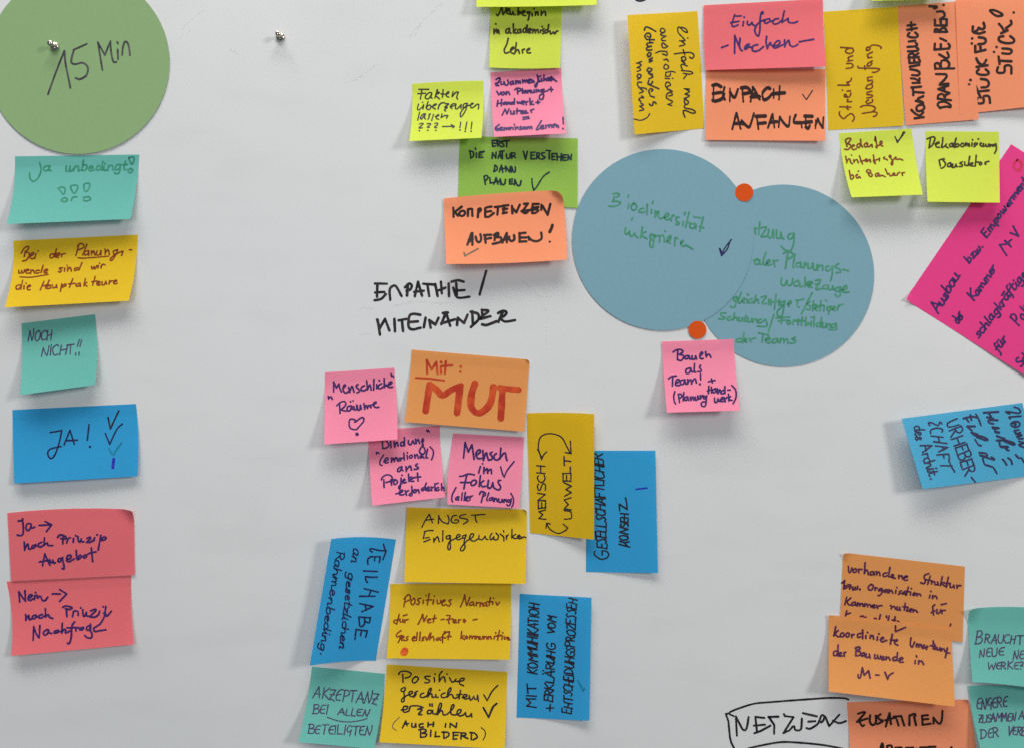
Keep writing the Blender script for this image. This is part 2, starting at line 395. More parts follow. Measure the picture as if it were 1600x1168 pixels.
write(board, flat, V11, [
    ('text_line', 'board', 4.4, [
        "138,230 238,232;158,235 155,340;140,305 215,300;~135,370 190,358 228,318",
        "~265,365 260,290 275,258 312,252 360,335", "405,330 413,240;~388,262 420,230 445,245 432,280 400,290",
        "470,335 497,215 530,330;465,300 545,290", "540,232 640,240;575,240 590,335", "640,235 660,335;688,215 695,312;655,292 725,265",
        "752,230 755,335", "~775,215 830,203 878,215;815,225 820,325;800,290 885,285;~790,265 815,335 850,350 925,340", "1065,125 1010,322"]),
    ('text_line', 'board', 4.6, [
        "180,655 160,530;155,530 178,602 222,525 258,620", "300,525 305,628", "335,537 400,525;362,530 372,625",
        "~515,490 460,482 425,500 418,585 450,612 518,598;430,550 495,545", "560,515 545,595", "602,598 590,535 642,572 668,515",
        "690,570 730,470 765,582;705,475 745,472;690,562 805,528", "822,575 828,515 880,560 910,490", "948,460 955,575;~935,465 995,482 1000,530 937,592",
        "~1028,450 1085,457 1045,492 1008,525 1100,502;1030,450 1035,510", "~1030,570 1070,575 1150,545",
        "~1165,475 1205,458 1235,468 1220,495 1180,522;1205,465 1165,550;~1180,520 1215,545 1250,545 1305,535"]),
])
write(board, flat, VN, [
    ('text_line', 'board', 3.6, [
        "265,565 255,375 320,500;~320,500 345,512 366,480 382,380", "450,375 465,520;450,378 540,388;435,465 545,455;440,540 500,520 600,465",
        "580,378 680,375;590,385 640,460 637,545", "735,350 745,370 832,380 730,540 790,512", "~790,512 835,468 850,508 905,500 915,395",
        "925,340 1065,372;980,425 1050,420;~962,490 1000,495 1060,460", "~1060,460 1085,430 1112,362 1140,372 1130,412 1108,432",
        "1150,375 1187,470 1290,355;~1225,415 1290,440 1355,420"]),
    ('outline_box', 'board', 3.4, ["~235,370 195,350 215,320 420,250 600,230 1000,200 1200,188 1340,192 1380,205",
        "185,343 155,348 180,420 195,580;~195,580 212,640 238,692 262,760", "~380,692 520,660 700,630 850,632 1100,655 1300,690 1420,720"]),
])
write(board, flat, VT, [('marker_stroke', 'board', 3.6, ["~1276,-14 1300,6 1340,4 1372,-16"])])
# wiped-off ghost strokes that stay on the enamel
gm, gn, go, gb = nodes('wiped marker residue')
gb.inputs['Base Color'].default_value = (.25, .25, .27, 1); gb.inputs['Roughness'].default_value = .6
gt = gn.nodes.new('ShaderNodeBsdfTransparent'); gx = gn.nodes.new('ShaderNodeMixShader'); gx.inputs[0].default_value = .045
gn.links.new(gt.outputs[0], gx.inputs[1]); gn.links.new(gb.outputs[0], gx.inputs[2]); gn.links.new(gx.outputs[0], go.inputs[0])
for st, wd in (("~618,478 640,473 660,471 685,474 705,473", 4), ("~812,436 830,450 842,462 858,466", 2.2), ("~560,485 570,481 582,483", 4),
               ("~560,523 572,522 582,520", 2.5), ("~848,478 852,482 854,486", 3), ("~855,500 853,520 855,545", 1.6), ("~640,55 655,40 672,22 690,6", 3.5),
               ("~655,40 650,52 640,60", 2.5), ("~285,45 300,30 318,16", 2.5), ("~280,60 300,48", 2), ("~360,78 372,84", 3), ("~1100,560 1108,548 1120,540", 2),
               ("~540,130 560,122 590,100", 2), ("~1092,70 1096,95 1094,120", 1.6)):
    pn = Pen(flat, wd, lift=.00006)
    for sm, pts in parse(st): pn.stroke(sm, pts)
    o = pn.build('smudge', gm, board)

# ------------------------------------------------------------------ sticky notes
GROUP = 'sticky notes on the whiteboard'
class Sheet:
    """a curved sheet of paper: four corners, an adhesive edge, and how far the free edge has lifted (mm)"""
    def __init__(self, vw, tl, tr, br, bl, glue='top', lift=(8, 8), base=.25, bulge=None, curls=(), power=1.55, strip=.16):
        self.c = [to_px(vw, *p) for p in (tl, tr, br, bl)]
        self.glue = glue; self.lift = lift; self.base = base / 1000; self.power = power; self.strip = strip
        self.bulge = {k: (x / vw[2], y / vw[2]) for k, (x, y) in (bulge or {}).items()}
        self.curls = [(k, r / vw[2], R / vw[2]) for (k, r, R) in curls]
        self.ph = [rnd.uniform(0, 6.28) for _ in range(4)]; self.fr = [rnd.uniform(2.2, 5.5) for _ in range(4)]
        self.wav = rnd.uniform(.22, .5) / 1000
    def px(self, a, b):
        (x0, y0), (x1, y1), (x2, y2), (x3, y3) = self.c
        u = (1-a)*(1-b)*x0 + a*(1-b)*x1 + a*b*x2 + (1-a)*b*x3
        v = (1-a)*(1-b)*y0 + a*(1-b)*y1 + a*b*y2 + (1-a)*b*y3
        for k, (ex, ey) in self.bulge.items():
            g = {'top': 4*a*(1-a)*(1-b), 'bottom': 4*a*(1-a)*b, 'left': 4*b*(1-b)*(1-a), 'right': 4*b*(1-b)*a}[k]
            u += ex*g; v += ey*g
        return u, v
    def h(self, a, b):
        a_, b_ = min(1, max(0, a)), min(1, max(0, b))
        q, t = {'top': (b_, a_), 'bottom': (1-b_, a_), 'left': (a_, b_), 'right': (1-a_, b_)}[self.glue]
        L = (self.lift[0] * (1-t) + self.lift[1] * t) / 1000
        f = max(0, (q - self.strip) / (1 - self.strip))
        wv = sum(math.sin(self.fr[i] * (a_ if i % 2 else b_) + self.fr[3-i] * .6 * (b_ if i % 2 else a_) + self.ph[i]) for i in range(4))
        return self.base + L * f ** self.power + self.wav * f ** .7 * (wv + 2.2) * min(1, L / .004 + .25)
    def inv(self, u, v):
        a = b = .5
        for _ in range(7):
            x, y = self.px(a, b); e = 1e-3
            xa, ya = self.px(a+e, b); xb, yb = self.px(a, b+e)
            j = [(xa-x)/e, (xb-x)/e, (ya-y)/e, (yb-y)/e]; dt = j[0]*j[3] - j[1]*j[2]
            da = (j[3]*(u-x) - j[1]*(v-y)) / dt; db = (-j[2]*(u-x) + j[0]*(v-y)) / dt
            a += da; b += db
        return a, b
    def surf(self, u, v):
        return self.h(*self.inv(u, v))
    def curl(self, a, b, u, v, h):
        for (k, r, R) in self.curls:
            i = {'tl': 0, 'tr': 1, 'br': 2, 'bl': 3}[k]; C = self.c[i]
            e1 = Vector(self.c[(i+1) % 4]) - Vector(C); e2 = Vector(self.c[i-1]) - Vector(C)
            n = (e1.normalized() + e2.normalized()).normalized()
            q = r - ((u-C[0]) * n.x + (v-C[1]) * n.y)
            if q > 0:
                th = min(q / R, 2.4); s = q - R * math.sin(th)
                u += n.x * s; v += n.y * s; h += R * (1 - math.cos(th)) * S
        return u, v, h
    def build(self, name, mat, n=44):
        vs, fs = [], []
        for j in range(n+1):
            for i in range(n+1):
                a, b = i/n, j/n
                u, v = self.px(a, b); u, v, h = self.curl(a, b, u, v, self.h(a, b))
                vs.append(W(u, v, h))
        for j in range(n):
            for i in range(n):
                k = j*(n+1)+i; fs.append((k, k+n+1, k+n+2, k+1))
        g = {'top': (.5, 0), 'bottom': (.5, 1), 'left': (0, .5), 'right': (1, .5)}[self.glue]
        return mesh_obj(name, vs, fs, mat, None, W(*self.px(*g), self.base))

def note(color, label, vw, corners, lines=(), **kw):
    sh = Sheet(vw, *corners, **kw)
    o = sh.build('sticky_note', PAPER[color])
    tag(o, label, 'sticky note', GROUP)
    write(o, sh.surf, vw, lines)
    return o

T = 'text_line'
# --- column at the left
note('teal', 'teal oblong note reading Ja unbedingt in pale green ink, under the green circle', V2, [(105, 65), (977, 52), (915, 505), (48, 540)], [
    (T, 'seagreen', 2.7, ["~278,110 288,160 268,215 235,240 212,222 208,182", ('a', 300, 166, 362, 164, 75), ('unbedingt', 452, 168, 890, 160, 76),
        "~905,78 930,68 942,82 925,120 905,78", "~914,150 932,160 915,180 898,168 914,150"]),
    (T, 'seagreen', 2.7, ["~405,290 430,280 456,292 445,332 412,290", "~495,277 535,267 546,285 520,325 495,277", "~590,262 628,257 620,298 596,310 590,262",
        "~430,368 455,355 475,370 458,382 430,378", "~500,374 510,352 540,348", "~585,354 620,348 636,364 610,378 585,372"])],
    lift=(17, 12), bulge={'left': (18, 0), 'right': (10, 0)})
note('yellow', 'yellow note reading Bei der Planungswende in rust ink, between two teal notes', V2, [(95, 657), (967, 614), (903, 1078), (33, 1125)], [
    (T, 'rust', 2.5, ["~110,175 150,110 200,85 210,110 165,165;165,150 150,220;~165,165 210,170 215,210 180,265 130,278;~225,220 270,190 275,165 240,180 225,225 250,250 285,235;305,180 290,245;330,142 336,146;~550,185 500,190 490,230 520,235 555,190;575,115 550,220;~560,220 610,195 615,170 580,185 565,225 600,230;640,185 640,225;~640,205 670,180 690,180",
        "870,60 830,205;~850,85 880,50 930,60 930,100 870,130;975,60 920,200;~990,140 945,160 950,200 985,185 1000,145;1000,150 1000,205;1035,145 1035,200;~1038,180 1065,145 1080,200;~1110,145 1100,195 1140,195 1160,140;1160,140 1160,200;1215,120 1215,195;~1215,170 1255,130 1270,195",
        "~1370,130 1325,150 1330,185 1365,175 1380,130;~1375,150 1340,220 1300,270 1280,260 1310,220 1400,165;~1400,165 1450,150 1430,205;1535,130 1565,130"], {'view': TM}),
    ('underline', 'rust', 2.4, ["~855,235 950,240 1260,215"], {'view': TM}),
    (T, 'rust', 2.5, ["~80,400 80,440 110,430 120,400;~120,400 125,440 150,420 155,390;~165,410 210,400 200,385 170,405 180,440 220,435;235,395 235,445;~235,420 265,395 285,440;~350,400 305,405 310,440 345,430;400,335 370,430;~415,415 460,395 440,385 410,410 420,435 450,430",
        "~655,365 610,375 640,400 620,425 600,415;685,370 678,415;712,335 716,340;725,365 720,410;~722,395 755,360 770,410;~860,365 815,375 815,405 855,390;910,300 870,395;~1035,350 1045,385 1070,350;~1070,350 1080,385 1105,340;1125,335 1120,370;1140,305 1144,310;1165,335 1160,370;~1160,355 1185,320 1215,330"], {'view': TM}),
    ('underline', 'rust', 2.4, ["~95,488 250,490 465,455"], {'view': TM}),
    (T, 'rust', 2.5, ["~95,590 50,605 45,645 80,645 110,600;130,530 105,650;150,600 145,645;172,570 178,574;~190,625 235,605 215,595 190,620 195,655 230,655;410,545 360,660;480,530 430,635;390,605 470,590;~490,595 450,610 450,640 485,635;495,595 500,635;~520,590 530,630 560,625 575,590;575,590 580,630",
        "645,580 625,680;~640,610 690,580 700,600 640,630;790,510 745,625;735,580 820,570;~880,570 835,585 835,610 875,605;885,570 890,610;955,510 935,605;940,580 975,560;945,585 975,610;1085,480 1050,595;1040,550 1110,540;~1110,575 1150,560 1130,545 1105,570 1115,595 1150,590;~1175,550 1175,590 1205,585 1225,545;1225,545 1235,580;1275,535 1265,580;~1268,560 1310,535;~1325,555 1370,540 1350,530 1325,550 1335,580 1375,570"], {'view': TM})],
    lift=(16, 11), bulge={'left': (22, 0), 'right': (14, 0)})
note('teal', 'square teal note reading NOCH NICHT, above the blue JA note', V3, [(135, 102), (598, 44), (598, 487), (126, 550)], [
    (T, 'slate', 2.0, [('NOCH', 175, 217, 330, 203, 66)], {'slant': .15}),
    (T, 'slate', 2.0, [('NICHT', 258, 310, 462, 290, 62), "500,205 486,247;514,207 502,249;476,288 475,302;498,282 496,302"], {'slant': .2})],
    lift=(17, 12), bulge={'right': (14, 0), 'left': (8, 0)})
note('blue', 'blue note reading JA with a column of tick marks', V3, [(78, 643), (855, 605), (863, 1060), (88, 1105)], [
    (T, 'navy', 2.8, ["315,785 390,772", "~388,774 372,850 345,925 318,948 300,915 318,888 385,872", "403,862 440,770 468,858;415,836 487,832", "560,735 549,832", ('dot', 566, 874)]),
    ('check_mark', 'black', 2.8, ["~680,690 694,762;694,762 747,648"]), ('check_mark', 'navy', 2.6, ["662,790 690,858;~690,858 735,765 770,730"]),
    ('check_mark', 'teal_ink', 2.8, ["~685,885 710,925 730,895 766,848"]), ('pen_stroke', 'blue_ink', 5, ["716,952 709,1006"])],
    lift=(6, 5), bulge={'right': (12, 0)})
note('coral', 'upper coral red note reading Ja nach Prinzip Angebot, corner curling', V4, [(52, 92), (940, 68), (947, 527), (78, 570)], [
    (T, 'violet', 3.2, ["~135,130 180,125 205,95;~202,100 215,250 205,340 160,358 115,348;~330,175 280,170 255,220 265,270 300,275 335,215 335,180;~335,190 345,240 395,222"], {'view': TD}),
    ('arrow', 'violet', 3.2, ["465,198 655,188;~555,138 610,165 655,188;655,190 575,295"], {'view': TD}),
    (T, 'violet', 3.2, ["228,460 235,585;~235,575 270,500 290,490 300,570 340,560;~410,500 360,515 345,550 380,550 410,505;~410,520 450,515;~505,460 460,480 445,520 480,535 540,505;~545,395 535,510;~535,505 590,470 600,510 675,512",
        "~750,385 780,350 830,350 885,385 860,410 800,405;835,370 832,485;890,475 910,410;~905,420 930,395 950,390;1000,400 995,460;1030,355 1040,362;~1065,370 1075,440 1095,460 1120,410;~1120,410 1120,450 1160,455",
        "~1210,400 1260,380 1260,410 1200,460;~1200,462 1260,460 1320,425;1330,390 1310,440;1365,345 1372,350;1425,355 1385,580;~1415,430 1470,380 1510,395 1470,430 1425,430"], {'view': TD}),
    (T, 'violet', 3.2, ["550,640 515,830;~550,645 590,740 630,820;~465,770 540,755 620,745;~625,730 640,780 665,770 675,740;~675,740 685,790 715,780;~820,710 770,720 755,760 790,765 830,700;~825,720 850,830 850,880 820,870",
        "~890,740 950,710 960,670 910,670 890,740 930,765 1010,720;~1040,590 1050,720;~1055,720 1100,660 1120,690 1070,735 1050,715;~1190,660 1150,680 1165,710 1205,680 1190,660;1275,550 1298,765;~1200,660 1270,625 1350,612"], {'view': TD})],
    lift=(.4, .8), base=.7, bulge={'top': (0, -18)}, curls=[('tr', 92, 78)])
note('coral', 'lower coral red note reading Nein nach Prinzip Nachfrage', V4, [(47, 573), (922, 530), (940, 1015), (78, 1095)], [
    (T, 'violet', 3.2, ["135,125 148,280;~140,130 190,210 235,265;235,265 225,110;~270,230 320,200 330,170 290,180 270,230 300,255 350,230;370,180 365,240;380,135 385,140;~400,175 410,225 435,190;~435,190 460,200 480,250 520,255 560,205"], {'view': TE}),
    ('arrow', 'violet', 3.2, ["630,158 745,160;735,95 840,160 735,268"], {'view': TE}),
    (T, 'violet', 3.2, ["235,460 238,550;~238,545 275,475 285,480 290,540 330,520;~390,470 345,480 335,520 370,520 395,475;~392,500 430,495;~480,460 440,475 430,505 460,515 515,480;525,375 530,500;~530,495 570,460 585,500 635,518",
        "~780,355 830,335 920,360 880,385 820,375;835,385 842,490;940,415 925,495;~940,420 970,405 985,410;1005,420 1010,475;1045,360 1048,366;~1075,390 1080,470 1100,490 1130,430;~1130,430 1130,480 1160,485;~1190,410 1250,385 1270,400 1180,490;~1180,495 1250,500 1300,470",
        "1325,410 1305,470;1375,345 1380,350;~1415,345 1395,480 1370,540 1325,610;~1385,440 1410,480 1440,480 1495,415;1405,440 1430,485"], {'view': TE}),
    (T, 'violet', 3.2, ["355,640 345,840;~355,650 400,760 435,805;435,805 445,625;~555,680 500,720 510,765 560,740 575,690;~570,730 620,740;~715,690 660,710 655,735 690,730 740,710;~775,590 765,735;~765,730 800,680 825,690 820,735 880,705",
        "~955,570 920,620 910,700 905,800 880,885 850,885;~845,655 900,660 960,650;970,650 975,705;~975,670 1010,650 1020,665;~1080,650 1030,665 1035,690 1075,680 1090,655;~1180,620 1140,640 1130,680 1170,690 1190,600;~1190,610 1190,700 1210,740 1205,800 1150,805 1105,770;~1240,660 1320,610;~1235,660 1250,710 1320,700 1415,685"], {'view': TE})],
        lift=(8, 5), bulge={'left': (22, 0), 'right': (-8, 0)})

# --- top middle cluster
note('lime', 'oblong lime note cut by the top of the photo, overlapping the Neubeginn note', VP, [(747, -104), (931, -107), (932.5, 7.8), (744.3, 10.8)], lift=(14, 13), bulge={'bottom': (0, 1)})
note('lime', 'square lime note reading Neubeginn in akademischer Lehre', V5, [(780, -25), (1372, -20), (1355, 563), (767, 560)], [
    (T, 'olive', 3.0, ["~145,200 175,235 220,150 260,30;260,35 290,210;~290,210 340,130 360,35;~370,130 425,110 420,75 370,110 375,180 410,190;~440,140 440,200 480,200 500,150;500,150 520,210 550,210;620,45 605,215;~605,210 660,180 650,140 605,180;~690,180 760,150 740,120 695,160 720,220 775,230;~870,150 810,150 820,190 865,165;~865,150 850,240 825,330;910,180 920,235;955,75 960,85;980,150 985,225;~985,200 1030,140 1045,220;1110,130 1110,225;~1110,200 1170,135 1195,150 1205,225"], {'view': QC}),
    (T, 'olive', 3.0, ["95,515 95,620;130,405 138,412;~100,600 140,530 150,510 160,600;~165,590 190,530 205,615;~420,500 360,530 350,590 400,600 430,520;~430,510 430,580 460,605;510,405 515,600;515,570 570,520;~520,560 550,600 580,605;~650,520 610,540 605,600 650,590 670,530;665,530 680,600;~790,480 730,520 720,580 770,580 790,510;805,435 790,590;~800,590 880,550 880,510 840,520 830,590 880,600",
        "930,520 925,600;~925,580 970,520 985,600;~985,580 1030,520 1050,600;1095,540 1095,590;1125,460 1132,470;~1170,510 1130,540 1170,590 1140,620;~1220,530 1180,570 1200,610 1240,580;1270,420 1245,590;~1245,590 1290,550 1310,620;~1310,625 1360,600 1370,580;~1370,580 1400,625 1430,570 1465,560"], {'view': QC}),
    (T, 'olive', 3.0, ["~400,715 370,840 315,960 330,1030 380,1030 420,1010;~450,980 520,930 505,900 455,950 460,1020 530,1050;575,810 545,1030;~545,1020 600,960 620,970 640,1040;700,960 710,1030;~705,980 725,955 750,948;~800,980 860,950 850,930 800,970 820,1030 880,1025"], {'view': QC})],
    lift=(4, 3), bulge={'bottom': (0, 8)})
note('lime', 'square lime note reading Fakten überzeugen lassen with question marks and arrow', V5, [(125, 697), (717, 670), (702, 1145), (102, 1172)], [
    (T, 'black', 2.3, ["140,143 360,143;~205,150 195,250 170,370;115,242 290,232;~430,220 370,220 285,300 300,355 370,350 430,240;~435,235 415,320 440,350;560,145 500,340;~530,260 610,215 560,200;520,290 610,360;690,150 675,325;640,245 740,255;~740,260 820,230 810,195 770,230 770,300 820,320;915,190 895,310;~895,310 980,210 1040,210;~1030,215 1000,320 1020,370"], {'view': TK}),
    (T, 'black', 2.3, ["~130,480 105,590 140,610 220,540 250,490;250,490 230,590;222,435 226,440;350,420 300,560;~300,560 370,500 410,520 390,590 330,600 310,560;~410,545 520,500 535,475 480,490 450,550 510,590;600,490 575,590;~590,530 640,460 720,445;~740,470 820,475 720,550 790,550 720,610 745,635",
        "~850,540 960,510 970,475 900,480 855,540 890,580;~985,480 970,580 1020,580 1100,490;1100,490 1095,580;~1240,460 1160,480 1140,550 1190,540 1240,480;~1240,470 1200,620 1100,770 1080,700 1150,580 1240,520;~1240,520 1330,490 1385,460 1330,470 1315,540 1350,565 1420,520;~1420,520 1450,490 1500,490 1490,590"], {'view': TK}),
    (T, 'black', 2.3, ["155,665 110,845;~290,700 230,710 175,790 200,820 270,720;~280,720 265,800 290,815;~400,705 370,715 375,770 345,825;470,715 430,850;~510,760 590,740 585,720 545,740 535,800 585,825;665,700 640,790;~640,790 720,740 800,740;795,740 765,800"], {'view': TK}),
    ('question_mark', 'black', 2.2, ["~145,930 230,915 220,950 135,1020 215,1020", ('dot', 150, 1083)], {'view': TK}), ('question_mark', 'black', 2.2, ["~320,930 400,920 395,950 325,1005 380,1010", ('dot', 340, 1075)], {'view': TK}), ('question_mark', 'black', 2.2, ["~500,920 560,910 560,950 490,1005 550,1020", ('dot', 522, 1075)], {'view': TK}),
    ('arrow', 'black', 2.3, ["675,990 940,985;~870,950 945,985 910,1020"], {'view': TK}),
    ('exclamation_mark', 'black', 2.3, ["1090,890 1070,1015", ('dot', 1072, 1065)], {'view': TK}), ('exclamation_mark', 'black', 2.3, ["1230,890 1195,1060", ('dot', 1192, 1100)], {'view': TK}), ('exclamation_mark', 'black', 2.3, ["1345,885 1325,1045", ('dot', 1325, 1095)], {'view': TK})],
    lift=(17, 13), bulge={'left': (14, 0), 'top': (0, -6), 'right': (8, 0)})
note('pink', 'square pink note reading Zusammenführen von Planung, Handwerk and Nutzer', V5, [(778, 600), (1365, 565), (1405, 1107), (808, 1137)], [
    (T, 'violet', 2.9, ["~95,150 150,120 175,140 110,240;~110,240 90,265 150,260;80,225 150,200;~190,190 190,240 230,235 245,190;245,190 260,245;~310,160 325,200 310,250 280,255;~410,180 360,200 370,245 410,220;415,190 425,235;460,170 465,230;~465,215 500,170 510,225;~510,215 540,170 550,220;590,155 595,215;~595,200 630,155 640,205;~640,200 670,150 680,205;~690,190 740,160 735,140 695,170 710,215 745,205;765,150 775,205;~775,190 800,170 805,200",
        "~865,65 880,150 860,240 835,290 820,260 870,200 900,170;~890,140 900,190 930,180;940,130 950,180;895,95 898,99;925,82 928,86;990,65 985,175;~985,170 1025,130 1035,170;1060,115 1065,170;~1065,160 1130,130 1140,95 1100,110 1080,150 1120,170;~1125,170 1160,130 1180,150 1195,165 1225,180"], {'view': QD}),
    (T, 'violet', 2.9, ["110,370 150,440;150,440 190,385;~235,380 195,410 215,440 255,410 235,380;290,375 285,430;~285,420 325,375 350,430;~445,340 490,310 550,320 545,360 500,370;495,330 500,415;585,320 590,400;~650,350 610,370 620,400 655,380;655,355 665,400;690,350 690,400;~690,385 730,345 740,395;~755,350 760,395 800,385 805,345;805,345 815,385;845,335 850,385;~850,370 885,335 895,375;~980,330 930,345 940,380 985,350;~990,330 970,400 910,450 910,510 960,515 985,450 975,390 1060,355;1080,335 1155,335;1118,290 1125,375"], {'view': QD}),
    (T, 'violet', 2.9, ["130,540 115,650;200,520 195,640;120,600 200,585;~270,570 230,590 240,615 280,600;285,575 290,610;310,575 315,610;~315,600 345,570 355,605;~420,570 370,585 375,605 420,600;440,505 435,605;~490,560 500,600 530,570;~530,570 550,600 580,550;~570,600 630,570 610,550 575,580 610,615;650,560 660,620;655,580 690,555;725,500 735,620;735,575 780,550;~735,575 770,610 800,612;840,575 910,570;875,535 880,600"], {'view': QD}),
    (T, 'violet', 2.9, ["210,815 265,700;265,700 300,790;300,790 340,695;~370,735 375,790 415,785 430,735;430,735 440,790;490,690 485,785;475,735 550,730;~550,735 600,730 555,780 610,778;~615,760 660,745 650,725 620,750 630,775 690,770;740,715 760,770;~745,740 770,712 800,702"], {'view': QD}), ('equals_sign', 'violet', 2.9, ["595,858 700,840;600,895 715,872"], {'view': QD}),
    (T, 'violet', 2.9, ["~155,990 90,1040 85,1080 130,1100 160,1070 110,1060;~165,1070 210,1050 200,1035 165,1060 180,1095 230,1085;245,1045 250,1095;~250,1080 285,1045 295,1085;~295,1075 330,1040 335,1080;~340,1070 385,1050 375,1035 345,1060 360,1085;410,1040 415,1080;435,985 440,992;455,1035 460,1080;~460,1065 500,1030 510,1070;~560,1025 540,1040 580,1070 540,1082;~620,1030 590,1050 605,1075 640,1050;640,1040 650,1075;670,1030 675,1070;~675,1055 710,1025 720,1065;~720,1055 755,1020 765,1065",
        "~940,915 900,990 845,1070 870,1085 920,1050;~925,1050 980,1020 965,1000 930,1030 945,1070 990,1055;1020,1000 1025,1060;1025,1030 1060,1000;1080,990 1085,1045;~1085,1030 1120,985 1135,1040;~1145,1020 1195,1000 1185,975 1150,1005 1170,1045;1215,985 1220,1035;~1220,1020 1250,1000 1260,1045"], {'view': QD}), ('exclamation_mark', 'violet', 3.0, ["1342,855 1350,980", ('dot', 1342, 1063)], {'view': QD})],
    lift=(14, 15), bulge={'right': (-8, 0), 'left': (-5, 0)})
note('green', 'grass green note reading ERST DIE NATUR VERSTEHEN DANN PLANEN', V6, [(246, 66), (1183, 83), (1180, 635), (230, 600)], [
    (T, 'darkteal', 2.8, ["350,35 355,100;350,35 405,30;355,65 395,65;355,100 390,95;405,40 415,100;~405,40 435,40 440,60 415,70;415,70 450,100;~490,40 450,50 475,75 485,95 450,105;490,38 545,32;515,45 512,105"], {'view': RB}),
    (T, 'darkteal', 2.8, ["100,150 115,230;~95,150 140,165 140,210 110,232;175,175 175,225;163,118 168,135;205,170 205,225;205,172 245,168;205,198 235,195;205,225 245,222;215,160 262,156;350,235 355,170 390,230 395,165;415,235 440,170 450,230;420,210 455,205;435,155 485,150;465,165 465,240;~510,185 515,230 545,230 555,180;570,235 570,170;~570,175 605,175 600,205 575,205;578,206 610,225",
        "700,155 725,245 745,155;785,165 785,240;785,168 830,165;785,200 820,198;785,240 830,238;850,240 850,175;~850,175 880,175 875,205 852,210;855,210 885,240;~935,170 905,175 915,205 945,225 905,245;955,145 1005,150;990,170 990,240;1020,180 1020,250;1020,182 1060,180;1020,215 1050,212;1020,250 1055,248;1075,180 1078,255;1125,180 1120,258;1078,220 1125,215;1145,195 1142,255;1145,195 1180,195;1145,225 1175,225;1142,255 1180,255;1200,250 1200,195 1230,250 1238,190"], {'view': RB}),
    (T, 'darkteal', 2.8, ["385,310 370,380;~380,310 405,330 405,360 370,382;430,385 455,310 470,390;435,360 490,345;505,380 500,320 545,385 555,325;565,385 570,325;~570,330 590,385 610,380 610,330"], {'view': RB}),
    (T, 'darkteal', 3.0, ["260,435 275,525;~258,435 290,425 305,450 270,490;325,450 330,510 360,505;370,520 395,450 415,520;380,495 425,490;445,525 440,465;~440,470 460,520 490,520 500,470;545,470 545,520;545,470 580,465;545,495 575,492;545,520 580,518;600,530 605,470;~605,475 630,530 660,535 675,485"], {'view': RB}),
    ('check_mark', 'darkteal', 2.6, ["~795,460 800,530 815,590;~815,590 850,550 920,440 990,388"], {'view': RB})],
    lift=(.3, 1.0), base=.2)
note('salmon', 'salmon note reading KOMPETENZEN AUFBAUEN, top corner curled forward', V6, [(118, 560), (1062, 492), (1097, 1045), (138, 1080)], [
    (T, 'brownblack', 4.2, ["146,198 150,312;250,186 158,256;165,252 205,298;~270,235 225,255 225,290 265,300 295,265 270,235", "330,218 328,300;~330,222 360,210 382,216;382,216 385,300;462,215 452,315;~455,225 480,205 492,225 470,250",
        "545,205 545,310;~545,205 580,190 625,185;545,250 620,240;~545,312 590,310 652,265;665,190 750,180;705,195 697,285", "765,175 835,165;765,215 820,210;782,175 772,262;765,270 815,258;880,175 885,268;882,200 935,255;935,255 977,160",
        "1030,150 1080,145 1010,245;1000,242 1200,215;~1015,250 1045,265 1075,250;1140,152 1215,150;1140,152 1135,255;1130,200 1210,190;~1130,265 1170,265 1210,235", "1250,160 1245,225;1265,180 1325,285;1325,285 1360,150"], {'view': TA}),
    (T, 'brownblack', 4.2, ["375,515 322,660;385,515 385,660;340,600 390,590;368,560 352,620;~425,560 440,610 470,630 495,590 485,530;530,540 620,535;540,540 550,635;540,590 620,575",
        "~655,540 700,510 710,540 670,565;~670,570 740,570 740,620 690,640 640,650;668,545 662,605;815,515 760,635;815,515 815,630;770,600 830,590;~845,560 850,600 880,615 910,590 905,540",
        "975,515 975,625;970,520 1050,510;975,570 1060,570;975,622 1060,618;1085,560 1095,600;~1090,570 1140,610 1200,615 1250,580 1245,510"], {'view': TA}),
    ('exclamation_mark', 'brownblack', 5.2, ["1385,415 1372,460 1352,500", ('dot', 1352, 622, 3.4)], {'view': TA}), ('check_mark', 'grey', 2.6, ["280,760 292,800;292,800 455,710"], {'view': TA})],
    lift=(15, 12), base=2.2, bulge={'top': (0, -8), 'right': (5, 0), 'bottom': (0, 10)}, curls=[('tr', 95, 62)])

